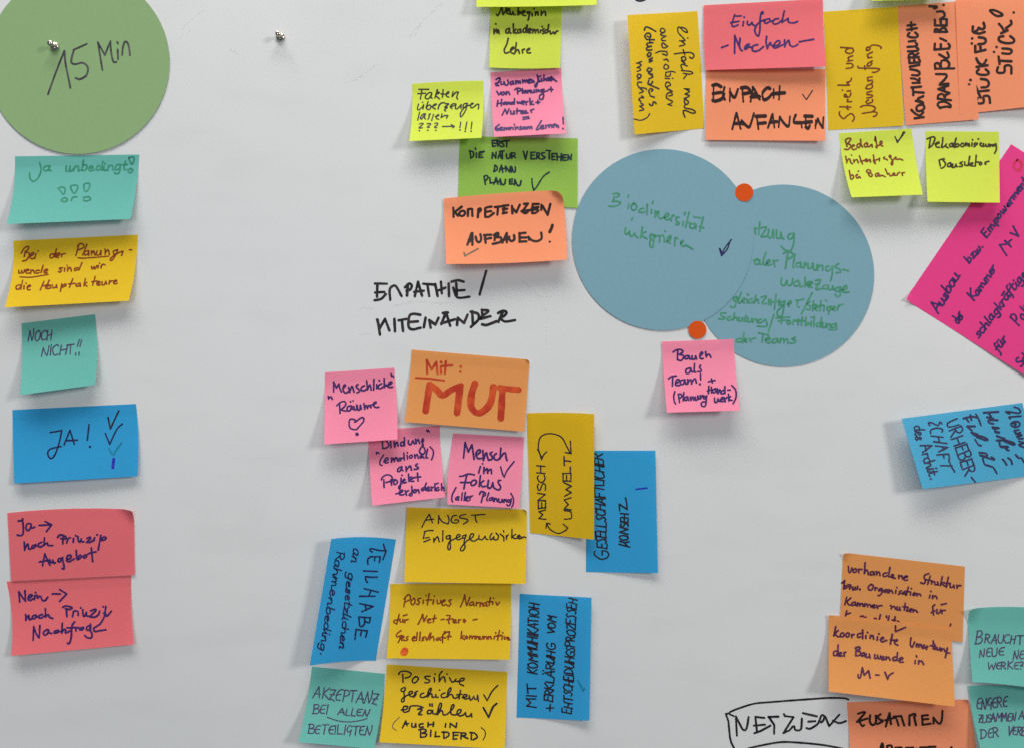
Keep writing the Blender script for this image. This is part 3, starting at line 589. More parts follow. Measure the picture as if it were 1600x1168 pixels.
# --- top right cluster
note('yellow', 'upright yellow note with sideways words einfach mal ausprobieren', V7, [(95, 112), (610, 83), (660, 945), (148, 990)], [
    (T, 'black', 2.3, ["~600,90 650,110 665,150 620,130 580,90 560,100 565,150 600,190;610,200 642,235;668,208 672,212;580,240 630,240;~600,245 640,280 580,300;~520,385 600,375 700,370 740,400 720,435 690,420;620,340 640,395;~600,430 620,465 650,440 630,415 600,425;~600,460 640,490;~665,520 610,500 595,520 610,555;~600,570 700,580 725,600 690,610 620,600;~620,600 660,610 640,640 625,660",
        "630,770 690,775;~650,775 690,800 680,810 640,830;~640,830 690,850 630,880;~650,880 630,910 655,945 680,920 650,890;~650,940 632,965 640,985;~640,985 720,1000 755,1030 720,1040 640,1010 620,1030 640,1085"], {'view': QG}),
    (T, 'black', 2.3, ["~380,105 365,130 390,150 420,130 400,105 375,105;~410,150 370,165 375,180;375,180 430,190;~410,200 380,215 385,235 425,240;~440,300 400,265 385,275 390,310 420,320 450,300;~315,375 370,355 440,360;~440,360 440,400 390,385;405,450 445,445;~430,440 450,455 455,468;~420,500 405,540 440,555 460,525 430,500",
        "~425,590 500,580 530,590;~430,600 425,630 470,630 480,600;420,655 470,660;500,655 506,658;~445,745 480,730 460,700 430,705 425,745 450,765;440,775 480,785;470,788 500,800;~460,850 500,840 480,810 440,830 435,870 460,890;~470,895 500,910 490,930 450,945;450,945 495,960"], {'view': QG}),
    (T, 'black', 2.7, ["~320,140 270,110 220,88 200,95 190,125;~220,190 260,200 250,160 215,160 195,190 210,220;215,225 300,230;250,210 250,250;~285,260 220,270 230,300 270,300;~270,300 215,320 225,345 275,340;~235,375 220,400 250,410 265,380 240,370;260,410 230,420;~280,430 240,450 280,460 245,475",
        "~235,540 220,570 250,580 275,555 240,540;260,580 235,600;240,605 280,610;~260,615 285,640 240,660;~240,680 230,720 270,715 280,690;~235,720 300,750 350,770;~270,800 285,780 260,770 240,795 250,830;255,850 300,865;~320,935 300,915 285,925 285,950 262,955 245,940"], {'view': QG}),
    (T, 'black', 2.5, ["105,490 160,470;~130,490 155,510 110,540;~120,530 150,560 110,580;~120,610 110,640 140,650 155,620 125,610;145,650 115,670;~160,700 120,700 115,730 130,750;~130,760 200,765 215,780;~150,775 180,800 135,820;~160,850 185,870 150,870 130,890 150,910;~150,930 180,950 140,965;~140,965 185,1000 135,1015"], {'view': QG}),
    ('bracket', 'black', 2.1, ["~75,1105 150,1120 220,1090 250,1045"], {'view': QG})],
    glue='right', lift=(11, 11), bulge={'right': (4, 0)})
note('yellow', 'upright yellow note with sideways words Streik und Neuanfang', V8, [(82, 90), (642, 52), (690, 952), (118, 988)], [
    (T, 'brown', 2.5, ["~85,800 80,830 125,875 170,840 210,820 240,850 240,880 222,905;85,745 205,750;~170,735 160,760 180,775;165,690 215,690;~180,690 165,672 175,665;~165,640 150,610 140,610 135,635 180,640 200,620 205,595;165,575 200,570;113,562 116,566;65,510 190,510;~190,510 160,480 200,470;~180,480 205,460 212,435",
        "~155,328 210,320 230,300 210,275 160,275;170,250 225,240;~190,245 175,215 185,205 225,190;~185,110 150,130 155,155 200,165 235,140 225,110;95,98 225,108"], {'view': RC}),
    (T, 'brown', 2.5, ["330,818 450,800;~450,798 490,810 480,840 450,852;~440,800 470,770 460,745 400,730 340,735 310,750;~400,670 370,690 390,710 440,690 440,665;~380,650 430,640 440,620 380,610;380,590 435,575;~380,520 370,545 410,550 440,530 430,500 385,510;430,490 445,475;390,465 440,455;~400,460 385,430 440,420;~300,325 505,330 500,355 470,370 440,370;280,305 290,325;~355,300 362,340",
        "~390,280 380,300 410,300 435,275 415,260 390,275;410,262 440,245;390,215 435,205;~400,210 385,180 440,150;~380,105 375,130 400,130 415,110 400,95 380,100;~410,100 440,75 500,80 540,100 530,112"], {'view': RC})],
    glue='left', lift=(1.2, 1.2))
note('coral', 'coral red note reading Einfach Machen, touching the salmon note below', V7, [(657, 40), (1533, -8), (1558, 490), (670, 517)], [
    (T, 'violet', 3.0, ["180,135 140,250;~172,150 230,155 280,150;115,258 245,235;~140,255 140,310 180,315 235,290;318,240 308,305;325,165 331,172", "~380,235 378,270 400,295 420,290 450,250;~450,255 465,290 492,298",
        "~620,120 625,90 600,95 580,180 575,300 570,400 550,465 510,430 495,370 520,300 580,240 660,210;~720,195 660,215 645,255 680,265 730,230 725,195;~725,240 760,235 800,215", "~865,195 800,205 775,250 800,280 860,265 915,220;~955,75 935,160 920,255;~920,250 970,220 1015,190;~1015,190 1020,240 1060,260 1120,255 1162,238"], {'view': TB}),
    (T, 'violet', 3.2, ["-22,645 75,608;182,455 178,735;180,460 245,620;245,610 265,500;~265,500 255,620 275,680 300,695", "~405,590 360,610 335,665 360,670 395,630 400,600;365,640 385,615;~395,635 440,640;~540,600 470,620 455,680 500,705 570,680 630,630",
        "~680,470 670,560 690,665;~690,660 720,590 740,560 745,600 770,620;~770,620 850,610 890,560 850,540 800,590 780,640 830,650 930,600", "960,525 960,635;~960,620 1010,540 1030,535 1040,600 1080,630 1130,620 1165,595;1190,555 1415,515"], {'view': TB})],
    lift=(4, 7), base=1.4, bulge={'left': (-5, 0), 'right': (-6, 0)})
note('salmon', 'salmon note reading EINFACH ANFANGEN in broad black capitals', V7, [(672, 512), (1552, 508), (1550, 1037), (672, 1030)], [
    (T, 'brownblack', 6.3, ["85,60 80,285;~75,72 130,62 182,92;80,180 180,165;~75,270 110,280 190,250 225,185;228,95 205,200 232,260;300,110 298,285;~300,160 340,220 370,220 405,120", "460,90 475,290;~455,105 520,100 560,130;475,185 575,165",
        "600,95 640,160 690,258;600,110 570,290;580,225 685,220;590,185 645,190;~825,115 790,105 730,170 740,255 790,250 850,190;875,120 875,240;955,80 945,260;865,182 1015,170"], {'view': TC, 'nib': (1.57, .42)}), ('check_mark', 'black', 2.0, ["1255,190 1305,262;1305,262 1385,140"], {'view': TC}),
    (T, 'brownblack', 6.0, ["385,435 330,650;390,450 440,645;370,575 460,570;455,530 470,590;~455,545 540,620 570,590 615,440;650,465 675,650;645,480 765,475;670,575 765,565", "860,450 800,630;862,455 885,630;830,560 915,550;955,480 940,625;~955,490 1010,570 1070,610 1090,480",
        "~1165,460 1140,530 1150,560 1240,565;1240,560 1245,630;1295,460 1300,620;1285,475 1380,480;1275,560 1370,550;~1300,625 1330,640 1350,600;1430,530 1425,640;1425,600 1455,515;~1455,510 1480,570 1520,630;1520,630 1530,490"], {'view': TC, 'nib': (1.57, .45)})],
    lift=(3, 4))
note('salmon', 'upright salmon note with sideways capitals KONTINUIERLICH DRANBLEIBEN', V8, [(638, 48), (1190, 5), (1258, 905), (705, 950)], [
    (T, 'brownblack', 4.2, ["145,1110 228,1098;~115,1030 150,1065 190,1085;~190,1085 210,1070 225,1050;~190,985 165,1000 165,1035 200,1040 235,1015 225,985 190,985;155,945 225,968;~222,960 172,930 225,902;130,828 132,892;130,862 230,868;115,820 205,812;~110,735 150,740 185,760 190,735;125,778 192,776;~105,650 160,660 190,680 180,705 120,705;100,625 190,610",
        "95,592 190,585;95,560 95,592;140,560 145,588;~185,555 195,570 190,588;85,540 185,535;~90,540 95,510 130,505 145,530;145,525 180,500;~82,482 162,478 180,460 160,445;~78,440 150,435 170,420 155,402;90,390 150,382;~95,310 80,335 110,350 160,350 175,330 150,305;75,280 165,265;80,240 150,232;118,285 112,210"], {'view': TL}),
    (T, 'brownblack', 4.2, ["~385,1015 360,985 375,960 430,955 480,985 480,1005;~385,1010 440,1000 475,1005;360,925 485,940;~365,925 365,895 400,880 430,910;420,900 470,872;365,835 470,872;365,835 460,802;425,858 420,815;380,795 460,785;~385,785 430,740 440,700 345,695;335,645 515,642;~340,640 335,600 370,595 385,630;~390,630 395,575 440,565 470,600 455,640;~375,510 440,545 465,530 450,490",
        "330,465 470,455;330,465 335,410;390,460 390,415;~465,455 475,430 460,410;385,360 440,385;330,300 450,300;~335,300 335,275 370,280 380,300;~385,300 395,270 430,265 445,300;335,240 445,240;335,240 335,185;390,240 390,190;445,240 445,180;~355,110 410,110 425,150 385,180;385,178 440,182"], {'view': TL}),
    ('exclamation_mark', 'brownblack', 5, ["~285,60 325,62 358,66 328,80", ('dot', 415, 48, 4)], {'view': TL})],
    glue='left', lift=(.8, .8), base=1.9)
note('salmon', 'upright salmon note with sideways capitals STÜCK FÜR STÜCK, cut by the edge', V8, [(1081, 0), (1680, -48), (1722, 800), (1115, 868)], [
    (T, 'brownblack', 4.4, ["~735,920 720,950 745,970 790,960 790,905 840,905 850,965;712,800 762,915;735,858 838,848;~765,740 820,750 840,785 820,815 770,820;~745,650 725,680 760,700 820,700 840,680 810,650;725,628 828,612;~722,548 745,590 780,612;~815,562 800,590 780,612", ('dot', 668, 750, 4), ('dot', 655, 790, 4),
        "712,492 808,468;712,490 712,430;762,480 760,440;~745,350 800,360 810,390 790,410 740,415;~690,250 690,300 730,285 745,260;~745,262 780,275 800,255 790,215;~700,305 750,315 800,300", ('dot', 683, 360, 4), ('dot', 680, 408, 4)], {'view': TL}),
    (T, 'brownblack', 4.4, ["~925,630 915,670 940,685 985,675 990,620 1045,620 1050,690;930,530 940,600;935,570 1050,575;~965,455 1030,460 1055,480 1030,505 965,500;~975,340 935,350 940,385 1000,405 1065,400 1075,370 1040,340;~935,225 965,260 985,300;~1045,195 1050,225 1000,265;955,312 1015,285", ('dot', 912, 440, 4), ('dot', 888, 487, 4)], {'view': TL}),
    ('exclamation_mark', 'brownblack', 4.2, ["~850,100 900,100 970,140 910,150 850,100", ('dot', 1072, 118, 4)], {'view': TL})],
    glue='left', lift=(3, 4), base=3.2)
note('lime', 'lime note just peeking in at the top, above the Streik note', VP, [(1362, -110), (1476, -112), (1476, -1), (1362, 1.3)], lift=(16, 14))
note('lime', 'square lime note reading Bedarfe hinterfragen, tilted with a greenish shadow', V9, [(110, 95), (693, 57), (785, 590), (210, 612)], [
    (T, 'brown', 2.7, ["~125,240 150,210 220,195 240,220 175,310;125,240 160,380;~175,315 235,340 230,390 170,440 105,430;~265,380 320,350 290,340 260,390 290,440 355,425;~430,310 380,330 380,390 420,390 450,330;~450,220 460,320 490,385;~580,290 530,330 545,380 590,370 600,310;~600,320 600,370 640,375;~640,375 690,325 700,385;~755,245 765,150 780,250 800,350 805,405 775,375 850,345;~850,345 910,300 905,260 870,270 875,330 925,365"], {'view': QE}),
    (T, 'brown', 2.7, ["130,585 155,725;~155,700 190,640 220,650 240,720 275,745;252,556 258,560;300,660 310,710;~305,700 350,655 375,660 400,725;~425,570 455,660 490,745;~445,690 540,670 590,660 570,640 545,670 570,700;~600,690 655,650 665,710;~725,555 740,650 770,750 730,690;~725,665 800,660 860,625;855,630 855,685;~965,600 945,610 955,640 990,640 1030,665;~1080,560 1060,590 1095,610 1100,570 1075,565;~1090,610 1140,690 1130,770 1110,750 1120,700 1200,605;~1200,605 1215,600 1200,640 1240,650;~1240,650 1290,640 1355,665"], {'view': QE}),
    (T, 'brown', 2.7, ["~205,890 225,1000 230,1050;~230,1060 260,1080 300,1030 270,980 235,1010;~345,1000 390,980 380,970 350,1000 370,1050 400,1050;~390,1050 425,1010 430,1030 450,1050;400,900 408,905;~640,940 580,920 590,880 640,875 670,910 640,940 610,950 660,1020 700,1000 690,960 640,940;~820,940 770,970 780,1015 820,1000 840,950;840,960 850,1010;~855,990 870,1010 900,990;~900,990 930,1000 980,1025;~980,855 1010,920 1030,970;~1030,970 1060,950 1080,1000 1110,1005",
        "~1110,1000 1170,970 1180,940 1140,960 1150,990 1200,990;~1200,990 1240,985 1250,945 1290,930;1335,940 1350,995;~1340,960 1365,938 1395,932"], {'view': QE}),
    ('check_mark', 'black', 2.2, ["~1190,160 1215,220 1240,290;~1240,290 1310,190 1400,65;~1240,270 1300,200 1370,62;1215,215 1260,260"], {'view': QE})],
    lift=(17, 17), bulge={'left': (-16, 0), 'right': (-8, 0)})
note('magenta', 'big magenta note standing on its corner, words running diagonally', VP, [(1414.5, 468), (1580, 225.5), (1935, 452), (1771, 692)], [
    (T, 'violet', 3.1, [('Ausbau', 312, 497, 497, 178, 96)], {'view': VB}),
    (T, 'violet', 3.1, [('bzw.', 612, 1124, 738, 965, 88), ('Empowerment', 765, 886, 1150, 365, 80)], {'view': VA}),
    (T, 'violet', 3.1, [('der', 490, 597, 535, 510, 90), ('Kammer', 625, 392, 818, 108, 84)], {'view': VB}),
    (T, 'violet', 3.1, ["952,1048 888,950 975,940 935,912 992,968", "975,918 997,902", "985,840 1060,870 1012,780"], {'view': VA}),
    (T, 'violet', 3.1, [('schlagkrāftige', 665, 718, 1085, 160, 88)], {'view': VB}),
    (T, 'violet', 3.1, [('für', 838, 842, 915, 728, 92), ('Politik', 1015, 617, 1190, 370, 104)], {'view': VB}),
    (T, 'violet', 3.1, [('Schluss', 1035, 968, 1200, 740, 84)], {'view': VB}),
    ('drawn_ring', 'ringred', 2.8, ["~1050,172 1092,205 1080,262 1040,275 1012,222 1050,172", "~1045,182 1080,205 1075,250 1040,262 1022,225 1045,182"], {'view': VA})],
    lift=(9, 9), curls=[('tl', 14, 13)])
note('lime', 'square lime note reading Dekabonisierung Bausektor, overlapping the magenta note', V9, [(806, 78), (1397, 83), (1405, 655), (822, 647)], [
    (T, 'olive', 2.9, ["~35,130 110,95 180,85 205,130 150,260 75,320;110,100 80,310;~215,240 290,220 285,195 220,230 240,300 300,310;~375,105 370,200 345,310 390,300 450,250;~450,240 440,290 490,320;~580,220 525,240 525,290 570,290 600,230;~600,230 600,290 630,310;~665,110 640,200 640,300;~640,300 710,290 720,240 670,240 640,280;~790,220 760,260 780,300 830,280 820,230 780,225;865,215 870,280;~870,260 900,215 920,280;~925,260 940,220 950,285;1005,215 1000,280;1015,145 1020,152",
        "~1085,215 1045,235 1080,270 1045,295;1120,220 1110,250;1140,125 1146,130;~1180,240 1210,220 1190,210 1180,260 1220,290;~1250,230 1245,290 1300,270;~1300,240 1310,290 1350,285 1360,240;1360,240 1380,290;1395,245 1400,290;~1400,280 1440,250 1450,285;~1520,235 1470,250 1480,280 1520,250;~1520,240 1530,350 1500,420 1490,440"], {'view': QF}),
    (T, 'olive', 2.9, ["~300,620 310,580 400,555 405,570;295,590 320,710;~370,575 430,650 420,710 370,755 330,755;~540,640 490,660 480,720 530,720 550,650;550,660 560,730;~590,670 580,740 630,735 660,680;~660,670 670,730 690,725;~800,620 740,650 790,680 790,720 730,722;~850,625 850,690 900,700;~955,505 935,620 920,700;~920,700 1000,680 1020,640 970,660 960,700 1040,715;~1095,480 1085,600 1075,715;1075,630 1150,625;~1190,630 1160,660 1180,690 1215,660 1190,630;1290,630 1300,680;~1280,660 1320,620 1370,612"], {'view': QF})],
        lift=(13, 12), bulge={'left': (-4, 0)})
note('sky', 'sky blue note with sideways words Planungswende Ende der Urheberschaft', VC, [(65, 243), (1440, 62), (1660, 880), (305, 1045)], [
    (T, 'navy', 3.2, ["~1255,165 1300,165 1390,180 1420,165 1400,130 1350,110;~1255,160 1275,180 1300,185;1425,212 1290,225;1290,225 1302,242;~1400,280 1340,280 1310,310 1360,340 1410,320 1400,280;~1340,300 1370,300 1360,320;~1400,370 1350,380 1380,410 1420,400;~1370,420 1440,430 1380,450;1400,470 1450,470;~1400,500 1460,520 1400,540 1460,570;~1365,655 1400,690 1430,690;1440,700 1460,740"]),
    (T, 'navy', 4.0, ["1000,175 1165,165;~1060,190 1090,220 1040,230;1040,225 1110,240;~1160,260 1060,260 1065,290 1110,300;~1100,340 1180,350 1110,352;~1130,390 1190,400 1150,400;1120,340 1140,400;1150,440 1240,470;~1150,490 1250,490 1350,520 1340,540 1240,500;~1180,490 1190,560 1240,570;~1190,560 1280,560 1250,590 1290,605"], {'nib': (.9, .7)}),
    ('equals_sign', 'navy', 3.6, ["~1215,705 1235,725 1262,768;~1278,690 1310,715 1325,760"]),
    (T, 'navy', 4.0, ["~910,190 940,240 970,320;~770,240 860,220 930,230;850,200 860,260;800,240 830,280;810,330 900,330;820,340 870,380;860,400 930,420;870,410 900,430;~900,430 1000,450 1050,480 1020,485 920,450;~900,480 940,540 970,550;~950,630 1030,640 1030,670 960,660;~960,660 1080,700 1130,710 1090,680;~990,690 1010,760 1060,780;~1060,780 1110,800 1150,865"], {'nib': (.9, .7)}),
    (T, 'navy', 2.8, [('URHEBER', 572, 282, 785, 892, 140), "860,910 906,968"], {'slant': 0, 'hand': None}),
    (T, 'navy', 2.8, ["~525,300 500,280 480,320 410,290 370,290 385,320;~525,395 530,365 470,350 400,370 395,410;400,440 540,455;430,505 582,525;480,448 500,515;450,552 590,570;590,570 490,618;530,562 545,600;468,655 600,645;~600,645 606,670 612,702;540,650 548,692;~600,712 635,790 670,850;510,778 638,780"]),
    (T, 'navy', 2.8, [('des', 212, 325, 228, 495, 128), ('Archit', 275, 548, 378, 905, 138), ('dot', 397, 930)], {'slant': .02, 'join': 1.0})],
    glue='right', lift=(13, 19), strip=.05, power=1.3)

# ------------------------------------------------------------------ round cards, dots, pins
def disc(name, u, v, r, base, color, thick, bow=(0, 0), rings=14, seg=96):
    def surf(x, y):
        dx, dy = (x-u)/r, (y-v)/r
        return (base + thick + bow[0]*max(0, dy*.8+.2)**2 + bow[1]*(dx*dx + dy*dy)**1.5) / 1000
    vs = [W(u, v, surf(u, v))]; fs = []
    for k in range(1, rings+1):
        for i in range(seg):
            t = 2*math.pi*i/seg; x, y = u + r*k/rings*math.cos(t), v + r*k/rings*math.sin(t)
            vs.append(W(x, y, surf(x, y)))
    for i in range(seg):
        fs.append((0, 1+(i+1) % seg, 1+i))
        for k in range(rings-1):
            a = 1+k*seg; fs.append((a+i, a+(i+1) % seg, a+seg+(i+1) % seg, a+seg+i))
    nb = len(vs)                                         # the back of the card, one thickness behind the front
    vs += [p + Vector((0, thick/1000, 0)) for p in vs]
    fs += [tuple(reversed([k + nb for k in f])) for f in fs]
    a = 1+(rings-1)*seg
    for i in range(seg): fs.append((a+i, a+(i+1) % seg, nb+a+(i+1) % seg, nb+a+i))
    return mesh_obj(name, vs, fs, PAPER[color], None, W(u, v, base/1000), smooth=False), surf

o, sf = disc('paper_circle', 122, 98, 143, .2, 'sage', .35, (.5, .5))
tag(o, 'large sage green paper circle reading 15 Min, held by a metal pin', 'paper circle', 'round paper cards')
write(o, sf, V1, [(T, 'charcoal', 3.2, ["300,590 350,450 402,318;~402,318 410,400 440,550", "542,275 460,312;~462,312 450,355 446,390 470,402 515,393 548,420 540,470 500,495 472,488"]),
    (T, 'charcoal', 3.0, ["612,265 640,438;612,265 655,345 690,258;~690,258 695,330 708,385 728,388", "735,310 738,370;732,262 737,272", "768,288 763,345;~766,305 780,262 798,270 808,310 812,346"])])
o, sf = disc('paper_circle', 1224, 430.5, 142, .15, 'steel', .25, (.15, .15))
tag(o, 'grey blue paper circle tucked behind its twin, filled with six green lines', 'paper circle', 'round paper cards')
GR = {'view': TG}
write(o, sf, TG, [
    (T, 'greeny', 2.8, ["395,92 402,150;440,40 430,150;395,102 480,86;~455,90 500,85 470,140 450,170 500,165;~520,105 515,170 545,175 560,110;560,112 566,180;~590,110 590,175 620,180 627,130;627,132 640,185 655,188", "~740,140 700,150 690,180 720,190 745,145;~745,140 740,240 710,295 660,285 630,255"]),
    (T, 'greeny', 2.8, ["~385,380 420,365;~430,375 395,390 400,415 430,410 440,380;~438,380 440,415 455,415;~495,310 470,390 480,420 500,420;~500,410 530,390 520,375 500,400 520,425 545,415;560,380 575,435;~565,390 600,378",
        "~650,320 690,300 740,325 710,360 680,365;690,315 668,450;~755,325 735,430 745,445;~800,400 765,410 770,440 800,430 805,400;~805,405 810,445 830,440;840,400 835,450;~838,430 860,405 870,450;~870,405 875,450 905,440 910,405;~912,405 920,460 945,460 950,420",
        "960,420 955,465;~958,440 985,425 1000,430 1000,470;~1060,430 1030,440 1030,470 1060,470 1090,430;~1088,430 1085,500 1070,565;~1140,410 1110,440 1150,460 1160,485 1120,490;1180,460 1228,475"]),
    (T, 'greeny', 2.8, ["~635,535 630,590 660,605 680,560;~680,560 690,600 720,600 735,545;~780,560 745,580 755,610 785,600 790,570;~795,575 800,615 820,610;845,530 840,615;845,590 875,570;850,590 880,620;~880,600 910,580 890,570 875,600 905,620",
        "~935,560 980,555 940,635 990,630;935,595 970,590;~1040,600 1005,610 1010,635 1045,630;~1050,605 1055,640 1080,640 1090,610;1090,610 1100,645;~1150,620 1115,630 1120,655 1150,650 1160,615;~1160,620 1155,690 1125,700 1110,680;~1165,650 1215,630 1205,605 1175,640 1190,665 1235,660"]),
    (T, 'greeny', 2.7, ["~235,705 205,720 215,745 240,720;~240,710 220,790 190,800 180,785;~275,665 250,740 260,760 285,750;~285,745 310,725 295,715 280,745 305,760;325,725 330,760;330,680 340,690;~370,720 345,735 350,760 380,750;405,690 390,760;~395,745 420,725 430,760",
        "~450,710 500,700 460,760 500,765;520,725 520,775;540,730 540,780;585,685 570,815;545,752 600,745;615,730 610,780;~650,745 620,760 630,780 655,770 665,740;~662,745 645,850 630,880 600,870 600,830 650,780;~690,770 720,760 710,740 690,765 700,790;~760,735 790,735 830,725;~780,740 770,780 792,800"]),
    ('slash', 'greeny', 3.0, ["905,670 810,860"]),
    (T, 'greeny', 2.7, ["~890,750 860,770 890,790 880,820 855,815;920,740 910,830;905,780 945,775;~930,810 960,795 945,785 930,810 950,830;985,740 975,830;965,785 1005,780;1015,785 1010,830;1030,735 1035,742;~1070,790 1040,800 1045,825 1070,815 1080,790;1075,795 1050,860;~1085,820 1115,800 1100,790 1085,815 1110,830;1140,780 1130,825;~1135,800 1160,775 1185,772"]),
    (T, 'greeny', 2.7, ["~140,850 95,850 100,875 130,890 110,905 75,900;~180,880 150,895 160,915 190,905;215,850 200,915;~205,900 230,885 240,915;~255,890 255,918 280,915 285,890;285,890 290,920;~320,870 305,920 325,920;~335,890 335,925 360,925 370,895;375,900 380,930;~380,915 405,900 415,935;~455,905 425,915 435,940 460,930 490,905;~492,905 505,960 470,970 420,965"]),
    ('slash', 'greeny', 3.0, ["565,865 515,1020"]),
    (T, 'greeny', 2.7, ["585,895 710,885;635,895 630,945;605,920 680,912;~700,915 680,930 695,950 715,935 700,915;740,910 735,950;~740,925 765,910;785,900 780,955;765,920 810,915;820,885 810,960;800,922 840,918;850,890 845,965;~848,960 880,950 870,935 850,950;900,925 895,965;900,885 905,890;925,880 920,970",
        "~975,935 945,945 950,970 975,960;990,890 980,975;~1000,935 1000,975 1025,970 1030,940;1040,945 1040,980;~1042,960 1065,945 1070,980;~1105,945 1080,955 1085,980 1110,970 1120,940;~1118,945 1125,990 1090,1000 1055,995"]),
    (T, 'greeny', 2.7, ["~270,1075 235,1085 235,1105 270,1105 290,1080;300,1025 285,1120;~300,1100 325,1085 310,1075 300,1100 325,1110;345,1075 360,1105;~350,1085 400,1070;430,1025 520,1045;470,1035 460,1110;~490,1090 530,1080 520,1065 490,1085 510,1115 540,1105",
        "~590,1075 555,1085 560,1115 590,1100 600,1075;~600,1080 605,1115;625,1075 620,1115;~622,1095 650,1075 655,1115;~657,1095 685,1080 690,1120;~755,1065 725,1080 760,1095 740,1115 710,1115"])])
o, sf = disc('paper_circle', 1035.3, 374.6, 141.5, .62, 'steel', .22, (.1, .06))
tag(o, 'grey blue paper circle in front of its twin, reading Biodiversität integrieren', 'paper circle', 'round paper cards')
write(o, sf, TF, [
    (T, 'greeny', 2.7, ["~125,75 190,70 225,90 180,130;150,120 120,195;~115,192 200,190 240,215 190,255 110,268 62,262;365,225 352,295;365,95 350,130;~440,225 400,260 410,310 450,325 485,280 460,225 430,220;~590,290 530,315 515,345 560,360 620,340;645,235 640,390",
        "710,315 705,370;735,190 718,230;765,335 765,430;~770,430 795,350 815,345 815,420 850,455 890,430;~900,440 960,410 970,375 930,380 905,430 940,470 1000,450;1005,440 1010,490;~1010,450 1030,400 1050,405;~1120,430 1080,440 1090,490 1130,520 1100,545 1080,535;1190,500 1185,560;1220,360 1208,390",
        "1280,355 1225,590;1235,500 1290,520;~1370,530 1300,535 1290,580 1340,600 1380,550;1385,540 1380,605;1350,425 1455,442;1495,425 1440,645;1440,570 1500,590"]),
    (T, 'greeny', 2.7, ["~315,590 305,650 330,695 375,650;425,440 405,475;~375,640 385,720 420,710 450,670;~450,670 470,720 505,740;570,580 545,745;550,690 620,650;~555,690 590,730 640,755;~760,710 700,690 690,760 740,770 755,710;~745,700 740,830 720,885 690,870 685,800 700,740",
        "755,720 820,710;835,720 830,810;~840,720 880,700 900,740 905,810;910,640 920,648;~940,800 990,770 1000,710 960,740 945,800 990,825;1065,740 1060,860;~1065,770 1085,740 1105,750;~1150,830 1190,800 1180,780 1155,810 1160,850 1200,870 1230,850;~1230,850 1280,880 1335,912"]),
    ('check_mark', 'navy', 2.2, ["80,275 98,335;~98,335 130,270 188,195;~100,340 150,280 175,210;~86,278 100,310 98,340"], {'view': TG})])
for (u, v, t) in ((1163, 300.8, 'orange red sticker dot at the upper meeting of the two blue circles'), (1089.8, 515.4, 'orange red sticker dot just above the pink Bauen als Team note')):
    o, sf = disc('sticker_dot', u, v, 14, 1.15, 'dot', .12, (0, 0), 3, 48)
    tag(o, t, 'sticker dot', 'orange red sticker dots')

mm_, mn_, mo_, mb_ = nodes('polished steel')
mb_.inputs['Base Color'].default_value = (.66, .6, .52, 1); mb_.inputs['Metallic'].default_value = 1; mb_.inputs['Roughness'].default_value = .2
def lathe(name, u, v, prof, base, parent=None, seg=40):
    vs, fs = [], []
    for (r, h) in prof:
        for i in range(seg):
            t = 2*math.pi*i/seg
            p = Vector(((u-CU)*S + r*math.cos(t)/1000, -(h+base)/1000, (CV-v)*S + r*math.sin(t)/1000)); vs.append(p)
    for k in range(len(prof)-1):
        for i in range(seg):
            fs.append((k*seg+i, k*seg+(i+1) % seg, (k+1)*seg+(i+1) % seg, (k+1)*seg+i))
    fs.append(tuple(reversed(range(seg)))); fs.append(tuple((len(prof)-1)*seg+i for i in range(seg)))
    o = Vector(((u-CU)*S, -base/1000, (CV-v)*S))
    return mesh_obj(name, vs, fs, mm_, parent, o)
def pin(u, v, base, label):
    e = bpy.data.objects.new('metal_pin', None); e.empty_display_size = .005; COL.objects.link(e)
    e.location = ((u-CU)*S, -base/1000, (CV-v)*S)
    tag(e, label, 'magnetic pin', 'metal pins on the whiteboard')
    lathe('pin_base', u, v, [(4.2, 0), (4.6, .4), (4.6, 2.0), (4.3, 2.6), (3.6, 3.0), (2.2, 3.8)], base, e)
    lathe('pin_stem', u, v, [(2.2, 3.8), (1.7, 5), (1.5, 7), (1.8, 9)], base, e)
    lathe('pin_head', u, v, [(1.8, 9), (2.6, 9.7), (3.1, 10.8), (3.0, 12), (2.5, 12.9), (1.5, 13.4), (.4, 13.6)], base, e)
pin(86.5, 73.5, .7, 'small shiny metal pin holding up the green 15 Min circle')
pin(438.5, 58.5, .05, 'small shiny metal pin standing alone on bare whiteboard')

